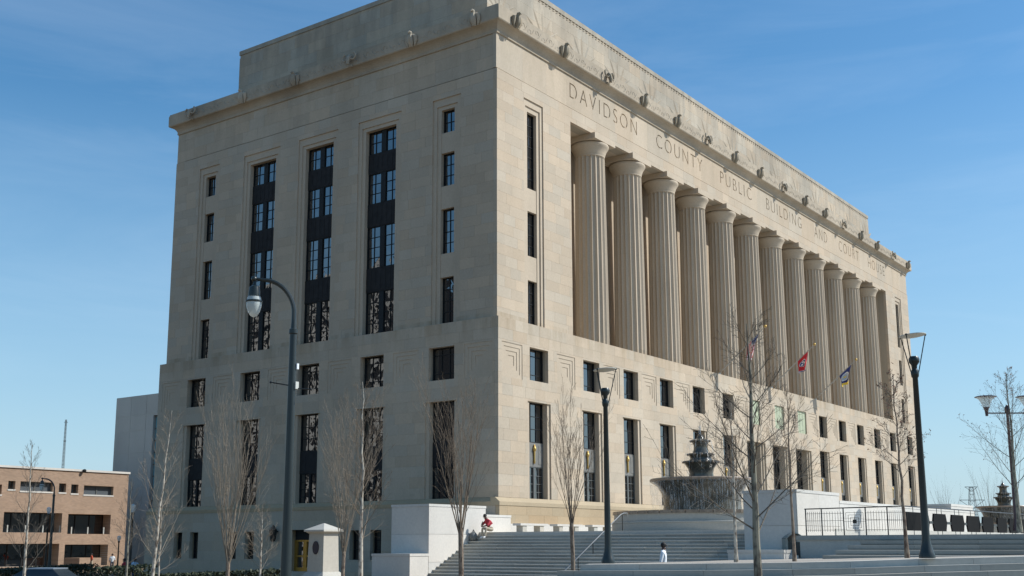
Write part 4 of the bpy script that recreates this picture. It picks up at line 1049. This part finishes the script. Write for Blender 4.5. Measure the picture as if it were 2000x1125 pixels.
# ================================================================== street furniture
mo = gpt(632, 47.5); mt_ = thing('stone_pedestal', 'pale stone pedestal with pyramid cap and oval plaque', 'monument', mo)
MH = at(632, 1022, 47.5).z-mo.z
hw = .44
b = MB(); zb = mo.z
def sq(mb, h, z0, z1): mb.box(mo.x-h, mo.y-h, z0, mo.x+h, mo.y+h, z1)
def frus(mb, h0_, h1_, z0, z1):
    mb.add([(mo.x+sx*h, mo.y+sy*h, z) for h, z in ((h0_, z0), (h1_, z1)) for sx, sy in ((-1,-1),(1,-1),(1,1),(-1,1))], BOXF)
b = MB(); sq(b, .78, zb, zb+.30); sq(b, .66, zb+.30, zb+.42); b.build('base', M['granitelt'], mt_)
b = MB(); frus(b, .66, .48, zb+.42, zb+.62); frus(b, .46, .42, zb+.62, zb+MH-.42); b.build('shaft', M['concrete'], mt_)
b = MB(); frus(b, .44, .54, zb+MH-.42, zb+MH-.34); sq(b, .58, zb+MH-.34, zb+MH-.27); frus(b, .58, .03, zb+MH-.27, zb+MH); b.build('cap', M['granitelt'], mt_)
b = MB(); zc = zb+MH-1.0
pp = [(mo.x-.47, mo.y+.17*math.cos(a), zc+.27*math.sin(a)) for a in [2*PI*k/24 for k in range(24)]]
b.v = pp+[(mo.x-.40, q[1], q[2]) for q in pp]; b.f = [tuple(range(24)), tuple(range(24, 48))[::-1]]+[(k, 24+k, 24+(k+1) % 24, (k+1) % 24) for k in range(24)]; b.m = [0]*26
b.build('plaque', M['bronze'], mt_)
# litter bin
lb = at(1551, 1090.6, 44.0); t = thing('litter_bin', 'dark grey litter bin with a curved hood on the landing', 'litter bin', lb)
lx = Vector((_r.x, _r.y, 0)).normalized(); fx = Vector((_f.x, _f.y, 0)).normalized()
def obox(mb, a0, a1, b0, b1, z0, z1): mb.add([lb+lx*a+fx*c+Vector((0,0,z)) for z in (z0, z1) for a, c in ((a0,b0),(a1,b0),(a1,b1),(a0,b1))], BOXF)
b = MB(); obox(b, -.32, .32, -.3, .3, .04, .62); b.build('body', M['lampgreen'], t)
b = MB()
for a in (-.36, .30): obox(b, a, a+.07, -.33, .33, 0, .74)
b.build('side_frame', M['binmetal'], t)
b = MB(); nn = 12; arc = [(-.36+.72*i/nn, .72+.25*math.sin(PI*(i+.6)/(nn+1.2))) for i in range(nn+1)]
v = [lb+lx*a+fx*c+Vector((0,0,z)) for c in (-.36, .36) for a, z in arc] + [lb+lx*a+fx*c+Vector((0,0,z-.04)) for c in (-.36, .36) for a, z in arc]
k_ = nn+1; b.v = [tuple(q) for q in v]
for i in range(nn): b.f += [(i, i+1, k_+i+1, k_+i), (2*k_+i, 3*k_+i, 3*k_+i+1, 2*k_+i+1), (i, 2*k_+i, 2*k_+i+1, i+1), (k_+i, k_+i+1, 3*k_+i+1, 3*k_+i)]
b.m = [0]*len(b.f); b.build('hood', M['binmetal'], t, smooth=True)
b = MB(); obox(b, -.45, .02, -.6, -.36, 0, .12); bs = b.build('concrete_block', M['marble']); tag(bs, 'small white block on the landing beside the litter bin', 'block')
# bag by the cheek wall
bgp = Vector((-3.55, -1.15, ZP-.45)); b = MB(); b.ball(bgp+Vector((0, 0, .22)), .24, 1, .8, 1.05, 10); b.tube([bgp+Vector((-.1,0,.42)), bgp+Vector((0,0,.56)), bgp+Vector((.1,0,.42))], .025, 6)
tag(b.build('bag', M['framelt'], None, smooth=True), 'grey bag on the top steps against the marble cheek wall', 'bag')

# ================================================================== people
def person(name_label, loc, rot, pose, cols, group=None, scale=1.0, hands=True):
    """one continuous body grown over a skeleton; cloth is painted per body region; hair a child"""
    J, E, RAD, REG = pose
    me = bpy.data.meshes.new('person'); me.from_pydata([Vector(q)*scale for q in J], E, [])
    o = bpy.data.objects.new('person', me); COL.objects.link(o)
    sm = o.modifiers.new('s', 'SKIN'); sl = me.skin_vertices[0].data if me.skin_vertices else None
    if sl is None:
        me.skin_vertices.new() if hasattr(me.skin_vertices, 'new') else None
    bm = bmesh.new(); bm.from_mesh(me); lay = bm.verts.layers.skin.verify(); bm.verts.ensure_lookup_table()
    for i, v_ in enumerate(bm.verts):
        rr = RAD[i]; rr = rr if hasattr(rr, '__len__') else (rr, rr); v_[lay].radius = (rr[0]*scale, rr[1]*scale); v_[lay].use_root = (i == 0)
    bm.to_mesh(me); bm.free()
    ss = o.modifiers.new('u', 'SUBSURF'); ss.levels = 2; ss.render_levels = 2
    bpy.context.view_layer.update(); dg = bpy.context.evaluated_depsgraph_get(); nm = bpy.data.meshes.new_from_object(o.evaluated_get(dg)); bpy.data.objects.remove(o)
    mb = MB(); mb.v = [tuple(v_.co) for v_ in nm.vertices]; mb.f = [tuple(p_.vertices) for p_ in nm.polygons]
    segs = [(Vector(J[a])*scale, Vector(J[b_])*scale, REG[(a, b_)]) for a, b_ in E]
    for p_ in nm.polygons:
        c = p_.center; best, bi = 1e9, 0
        for a, b_, rg in segs:
            ab_ = b_-a; tt = max(0, min(1, (c-a).dot(ab_)/max(ab_.length_squared, 1e-9))); dd_ = (c-(a+ab_*tt)).length
            if dd_ < best: best, bi = dd_, rg
        mb.m.append(bi)
    # face and fingers join the same mesh
    hd = Vector(pose_head(pose))*scale; fdir = Vector(pose_face(pose)).normalized(); side = fdir.cross(Vector((0, 0, 1))).normalized(); upv = side.cross(fdir)
    mb.tube([hd+fdir*.085*scale+upv*.01*scale, hd+fdir*.118*scale-upv*.02*scale], [.012*scale, .018*scale], 5, mi=0)
    for sg in (-1, 1): mb.ball(hd+side*sg*.088*scale-upv*.005*scale, .028*scale, .5, 1, 1, 6, mi=0); mb.ball(hd+fdir*.09*scale+side*sg*.034*scale+upv*.025*scale, .012*scale, n=6, mi=4)
    mb.tube([hd+fdir*.096*scale-upv*.055*scale-side*.025*scale, hd+fdir*.096*scale-upv*.055*scale+side*.025*scale], .008*scale, 4, mi=4)
    if hands:
        for (hw_, el) in pose_hands(pose):
            h_ = Vector(J[hw_])*scale; d = (Vector(J[hw_])-Vector(J[el])).normalized(); o_ = d.orthogonal().normalized(); o2 = d.cross(o_)
            for k in range(4):
                a = h_+o_*(k-1.5)*.02*scale; l_ = (.07, .08, .075, .06)[k]*scale
                mb.tube([a, a+d*l_*.6+o2*.01*scale, a+d*l_+o2*.03*scale], [.010*scale, .009*scale, .007*scale], 5, mi=0)
            mb.tube([h_+o_*.035*scale, h_+o_*.06*scale+d*.03*scale, h_+o_*.055*scale+d*.06*scale+o2*.02*scale], [.012*scale, .01*scale, .008*scale], 5, mi=0)
    ob = mb.build('person', [M[c_] for c_ in cols], None, smooth=True)
    hb_ = MB(); hb_.ball(hd+upv*.03*scale-fdir*.022*scale, .098*scale, .95, 1.0, .95, 12)
    hair = hb_.build('hair', M['hair'], None, smooth=True); hair.parent = ob
    ob.location = loc; ob.rotation_euler.z = rot
    tag(ob, name_label, 'person', group); return ob
def pose_head(p): return p[0][3]
def pose_face(p): return FACE[id(p)]
def pose_hands(p): return HANDS[id(p)]
FACE, HANDS = {}, {}
def mkpose(pel, chest, neck, head, face, la, ra, ll, rl_):
    J = [pel, chest, neck, head]; RAD = [(.15, .13), (.19, .125), .062, (.088, .105)]; E = [(0,1),(1,2),(2,3)]; REG = {(0,1): 1, (1,2): 1, (2,3): 0}
    for arm in (la, ra):
        i = len(J); J += list(arm); RAD += [.072, .05, .034, .034]; E += [(1,i),(i,i+1),(i+1,i+2),(i+2,i+3)]; REG.update({(1,i): 1, (i,i+1): 1, (i+1,i+2): 0, (i+2,i+3): 0})
    for leg in (ll, rl_):
        i = len(J); J += list(leg); RAD += [.095, .068, .045, .04]; E += [(0,i),(i,i+1),(i+1,i+2),(i+2,i+3)]; REG.update({(0,i): 2, (i,i+1): 2, (i+1,i+2): 2, (i+2,i+3): 3})
    p = (J, E, RAD, REG); FACE[id(p)] = face; HANDS[id(p)] = [(7, 6), (11, 10)]; return p
# facing +Y in local space
sit = mkpose((0,0,.12), (0,.22,.50), (0,.34,.66), (0,.42,.78), (0,1,-.35),
    ((.19,.24,.52),(.24,.42,.33),(.10,.52,.42),(.04,.54,.46)), ((-.19,.24,.52),(-.25,.44,.33),(-.05,.56,.28),(.02,.58,.27)),
    ((.10,.04,.12),(.15,.46,.20),(.13,.47,-.24),(.14,.62,-.27)), ((-.10,.04,.12),(-.15,.46,.20),(-.13,.50,-.24),(-.14,.65,-.27)))
walk = mkpose((0,0,.95), (0,.02,1.36), (0,.03,1.52), (0,.05,1.65), (0,1,-.05),
    ((.19,.02,1.41),(.26,-.05,1.12),(.25,.06,.90),(.25,.10,.83)), ((-.19,.02,1.41),(-.26,-.03,1.13),(-.24,.10,.93),(-.23,.14,.86)),
    ((.10,0,.92),(.11,.12,.50),(.10,.05,.09),(.10,.20,.04)), ((-.10,0,.92),(-.10,-.02,.49),(-.10,-.24,.12),(-.10,-.12,.04)))
rotc = math.atan2(-(CPOS.x+2.9), CPOS.y+1.6)
pr_ = onplane(953, 1040, 0, XT-.30)
person('person in a red shirt sitting hunched on the top steps', (XT-.02, pr_.y, ZP+.0), PI/2-.25, sit, ['skin1', 'red', 'khaki', 'shoe', 'hair'])
pm = gpt(1294, 38); person('person in a white T-shirt walking behind the landing', (pm.x, pm.y, pm.z), math.atan2(-_r.x, _r.y)-.25, walk, ['skin1', 'white', 'jean', 'shoe', 'hair'])
GP = 'small figures outside the brick building'
for px, D, rot, cols, lb in ((181, 118, 1.2, ['skin2','orange','khaki','shoe','hair'], 'tiny distant person in orange by the brick building doors'),
                             (221, 112, 2.6, ['skin2','white','jean','shoe','hair'], 'tiny distant person in white near the right end of the brick building'),
                             (246, 70, .4, ['skin2','red','jean','shoe','hair'], 'tiny distant person in red beside the slim grey tree'),
                             (265, 72, 3.0, ['skin2','paleblue','jean','shoe','hair'], 'tiny distant person in pale blue left of the leaning pale tree')):
    q = gpt(px, D); up = 0.0
    person(lb, (q.x, q.y, q.z), rot, walk, cols, GP, hands=False)

# ================================================================== car and hedges at the lower left
def car(loc, rot, label):
    t = thing('parked_car', label, 'car', (0,0,0))
    prof = [(-2.2,.35),(-2.25,.7),(-2.1,.92),(-1.35,.98),(2.15*.42,.98),(2.1,.80),(2.28,.6),(2.25,.35)]
    b = MB(); n = len(prof)
    for y, k in ((-.86,1),(-.9,1),(.9,1),(.86,1)):
        for (x, z) in prof: b.v.append((x*(1 if abs(y) > .87 else .985), y, z))
    b.v = []; 
    for y in (-.88, .88):
        for (x, z) in prof: b.v.append((x, y, z))
    for i in range(n): b.f.append((i, (i+1) % n, n+(i+1) % n, n+i))
    b.f += [tuple(range(n))[::-1], tuple(n+i for i in range(n))]; b.m = [0]*len(b.f); b.build('body', M['carpaint'], t)
    gh = [(-1.75,.97),(-1.15,1.40),(.35,1.42),(1.15,.97)]
    b = MB()
    for y, s in ((-.80,0),(.80,0)):
        for (x, z) in gh: b.v.append((x, y*(1 if z < 1 else .78), z))
    b.f = [(0,1,5,4),(2,3,7,6),(0,4,7,3),(0,3,2,1),(4,5,6,7)]; b.m = [0]*5; b.f.append((1,2,6,5)); b.m.append(0); b.build('cabin_glass', M['carglass'], t)
    b = MB(); b.box(-1.18,-.64,1.395,.38,.64,1.45); b.build('roof', M['carpaint'], t)
    for x in (-1.4, 1.42):
        for y in (-.82, .82):
            b = MB(); b.tube([(x,y-.1,.32),(x,y+.1,.32)], .32, 16); w = b.build('wheel', M['tyre'], t)
            b = MB(); b.tube([(x,y-.105,.32),(x,y+.105,.32)], .19, 12); b.build('rim', M['steel'], w)
    for y in (-.62, .62):
        b = MB(); b.box(2.16,y-.18,.62,2.27,y+.18,.76); b.build('headlight', M['lampglass'], t)
    t.location = loc; t.rotation_euler.z = rot
q = gpt(80, 57); car((q.x, q.y, q.z), 2.0, 'silver blue parked car at the lower left edge in front of the brick building')
def hedge(p0, p1, w, h, label, seed):
    rnd = random.Random(seed); t = thing('hedge', label, 'hedge', p0, 'dark clipped hedges'); b = MB(); p0, p1 = Vector(p0), Vector(p1); d = (p1-p0); ln_ = d.length; d.normalize(); s = Vector((-d.y, d.x, 0))
    for k in range(int(ln_*260)):
        a = rnd.random()*ln_; c = rnd.uniform(-w, w); z = h*(1-rnd.random()**2.2)+rnd.gauss(0, .03)
        c0 = p0+d*a+s*c; c0.z = gz(c0.x, c0.y)+max(.05, z)
        n_v = Vector((rnd.gauss(0,1), rnd.gauss(0,1), rnd.gauss(0,1)+.4)).normalized(); e1 = n_v.orthogonal().normalized()*.055; e2 = n_v.cross(e1)*.9
        b.add([c0-e1-e2, c0+e1-e2, c0+e1+e2, c0-e1+e2], [(0,1,2,3)])
    b.build('foliage', M['leaf'], t)
    b = MB()
    for k in range(int(ln_/.8)): q_ = p0+d*(k*.8+.3); q_.z = gz(q_.x, q_.y); b.tube([q_, q_+Vector((rnd.gauss(0,.05), rnd.gauss(0,.05), h*.8))], [.03, .012], 5)
    b.build('stems', M['barkbrown'], t)
hedge(gpt(185, 60), gpt(292, 57), .6, 1.28, 'dark hedge at the lower left below the slim grey tree', 3)
hedge(gpt(-20, 70), gpt(180, 90), .6, 1.1, 'dark hedge along the front of the brick building behind the car', 4)
hedge(gpt(300, 58), gpt(545, 50), .5, .75, 'low dark hedge at the foot of the left facade', 5)

# ================================================================== buildings beyond
yb = at(252, 922, 130).y; FB = lambda s, z, d: (s, yb-d, z)
XR = at(252, 922, 130).x; ZTB = at(252, 924, 130).z; ZB0 = -5.8
bk = thing('brick_building', 'three storey tan brick building with wide dark openings at the left edge', 'building', (XR-10, yb, -5.6))
def bx_(u): return onplane(u, 1000, 1, yb).x
def bz_(u, v): return onplane(u, v, 1, yb).z
top = [(-8,0,946,968),(12,26,939,958),(36,100,941,962),(112,126,944,964),(136,150,946,966),(161,219,949,969)]
rows = []
for (a, b_, y0, y1) in top: rows.append((bx_(a), bx_(b_), bz_((a+b_)/2, y1), bz_((a+b_)/2, y0)))
mid = [(bx_(8), bx_(122), bz_(65, 1040), bz_(65, 1001)), (bx_(134), bx_(217), bz_(175, 1043), bz_(175, 1004.5))]
low = [(bx_(4), bx_(120), -5.2, bz_(65, 1062)), (bx_(131), bx_(215), -5.2, bz_(175, 1063.5))]
far = [(bx_(-150), bx_(-20), mid[0][2], mid[0][3]), (bx_(-150), bx_(-20), low[0][2], low[0][3])]
b = MB()
for t in subtract((bx_(-300), XR, ZB0, ZTB-.12), rows+mid+low+far): b.fbox(FB, *t, -1.6, 0)
b.box(bx_(-300), yb+1.6, ZB0, XR, yb+22, ZTB-.12)
b.build('wall', M['brick'], bk)
b = MB(); b.box(bx_(-300)-.1, yb-.12, ZTB-.12, XR+.12, yb+22.1, ZTB+.1); b.build('coping', M['marble'], bk)
for i, q in enumerate(rows):
    n_ = max(1, round((q[1]-q[0])/2.2)); f = MB()
    for k in range(n_+1): x = q[0]+(q[1]-q[0])*k/n_; f.fbox(FB, max(q[0], x-.06), min(q[1], x+.06), q[2], q[3], -.5, -.38)
    f.fbox(FB, q[0], q[1], q[3]-.1, q[3], -.5, -.382); w = f.build('window', M['framelt'], bk)
    f = MB(); f.fbox(FB, q[0]-.05, q[1]+.05, q[2]-.02, q[2]+.14, -.45, .05); f.build('sill', M['marble'], w)
    for k in range(n_): f = MB(); f.fbox(FB, q[0]+(q[1]-q[0])*k/n_+.06, q[0]+(q[1]-q[0])*(k+1)/n_-.06, q[2]+.14, q[3]-.1, -.48, -.45); f.build('pane', M['glasslt' if i in (2, 5) else 'glass'], w)
for q in mid+low+far:
    n_ = max(1, round((q[1]-q[0])/1.6)); f = MB()
    for k in range(n_+1): x = q[0]+(q[1]-q[0])*k/n_; f.fbox(FB, max(q[0], x-.05), min(q[1], x+.05), q[2], q[3], -1.55, -1.4)
    f.fbox(FB, q[0], q[1], q[3]-.1, q[3], -1.55, -1.402); w = f.build('window_bay', M['frame'], bk)
    for k in range(n_): f = MB(); f.fbox(FB, q[0]+(q[1]-q[0])*k/n_+.05, q[0]+(q[1]-q[0])*(k+1)/n_-.05, q[2], q[3]-.1, -1.5, -1.46); f.build('pane', M['glass'], w)
for q in mid:
    k = q[0]+.6
    while k < q[1]: f = MB(); f.fbox(FB, k-.05, k+.05, q[2], q[2]+.75, -.25, -.15); f.build('balcony_post', M['dish'], bk); k += 2.0
b = MB(); b.fbox(FB, bx_(118), bx_(160), -5.6, bz_(140, 1089), 1.2, 4.0); bw_ = b.build('planter_wall', M['brick'], None); tag(bw_, 'low brick planter wall before the brick building doors', 'wall')
# camera on the parapet
b = MB(); c = Vector((bx_(157), yb-.3, bz_(157, 919.5))); b.ball(c, .2, n=8); b.box(c.x-.1, yb-.3, c.z, c.x+.1, yb, c.z+.15); b.build('roof_camera', M['frame'], bk)
# grey modern block behind the courthouse
gb = at(228, 778, 150); gx, gy, gt = gb.x, gb.y, gb.z; FG = lambda s, z, d: (gx-d, s, z)
gg = thing('grey_building', 'tall plain grey concrete building behind the brick building with a blue glass strip', 'building', (gx, gy-10, -5.6))
M['greypanel'] = stone('grey precast panels', (.42, .42, .385), var=.05, stain=.08, rough=.85, warm=.01)
ys0, ys1 = onplane(305.5, 900, 0, gx).y, onplane(295, 900, 0, gx).y; zs1 = onplane(300, 811, 0, gx).z
b = MB(); y0 = gy-26; hole = (ys0, ys1, -6, zs1)
for t in subtract((y0, gy, -6, gt), [hole]): b.fbox(FG, *t, -1.2, -.03)
b.box(gx+1.2, y0, -6, gx+30, gy, gt-.02); b.build('wall', M['greypanel'], gg)
k = 0; zc = gt
joints = [gt, gt-2.6, gt-4.6, gt-7.4, gt-10.2, gt-13, gt-15.8, gt-18.6, -6]
for i in range(len(joints)-1):
    y = gy
    while y > y0+.01:
        e = max(y0, y-3.2)
        for t in subtract((e+.025, y-.025, joints[i+1]+.05, joints[i]-.05), [hole]): b = MB(); b.fbox(FG, *t, -.03, 0); b.build('panel', M['greypanel'], gg)
        y = e
f = MB()
z = -5.0
while z < zs1: f.fbox(FG, ys0, ys1, z-.06, z+.06, -.5, -.3); z += 1.5
f.fbox(FG, (ys0+ys1)/2-.06, (ys0+ys1)/2+.06, -6, zs1, -.5, -.28); w = f.build('window', M['framelt'], gg)
z = -5.0
while z+1.5 < zs1:
    for a, c in ((ys0, (ys0+ys1)/2), ((ys0+ys1)/2, ys1)): f = MB(); f.fbox(FG, a+.05, c-.05, z+.06, z+1.44, -.5, -.42); f.build('pane', M['glassblue'], w)
    z += 1.5
# lattice mast and transmission tower
def lattice(name, label, cat, base, H, w0, w1, mem, segs, arms=None):
    t = thing(name, label, cat, base); b = MB(); base = Vector(base)
    P_ = lambda i, k: base+Vector(((w0+(w1-w0)*i/segs)*(1,-1,-1,1)[k % 4], (w0+(w1-w0)*i/segs)*(1,1,-1,-1)[k % 4], H*i/segs))
    for i in range(segs):
        for k in range(4): b.tube([P_(i, k), P_(i+1, k)], mem, 4, cap=False); b.tube([P_(i, k), P_(i+1, k+1)], mem*.6, 3, cap=False); b.tube([P_(i+1, k), P_(i+1, k+1)], mem*.6, 3, cap=False)
    b.build('lattice', M['framelt'], t)
    for (z, hw_) in arms or []:
        b = MB(); lx_ = Vector((_r.x, _r.y, 0)).normalized(); c = base+Vector((0, 0, z))
        b.tube([c-lx_*hw_, c+lx_*hw_], mem*1.3, 4); b.tube([c-lx_*hw_, c+Vector((0, 0, -hw_*.7))], mem, 4); b.tube([c+lx_*hw_, c+Vector((0, 0, -hw_*.7))], mem, 4); b.build('cross_arm', M['framelt'], t)
    return t
q = gpt(113, 250); lattice('radio_mast', 'thin lattice radio mast rising behind the brick building', 'mast', q, at(113, 815, 250).z-q.z, .32, .12, .035, 34, [(at(113,820,250).z-q.z, .4), (at(113,858,250).z-q.z, .35)])
q = gpt(1905, 300); lattice('transmission_tower', 'distant lattice transmission tower on the horizon at right', 'transmission tower', q, at(1905, 951, 300).z-q.z, 1.6, .45, .07, 9, [(at(1905, 950, 300).z-q.z, 1.7), (at(1905, 976, 300).z-q.z, 3.3)])
# pale office block across the street, mirrored in the left windows
ob = thing('office_building', 'pale office building across the street, seen mirrored in the left facade windows', 'building', (-72, 95, -5.6))
b = MB(); b.box(-92, 64, -6, -60.2, 128, 34); b.build('wall', M['spandrel'], ob)
b = MB()
for k in range(17): y = 64+4*k; b.box(-60.2, y-.3, -6, -59.6, y+.3, 34)
for k in range(10): z = -3+4*k; b.box(-60.2, 64, z-.45, -59.7, 128, z+.45)
b.build('facade_grid', M['marble'], ob)
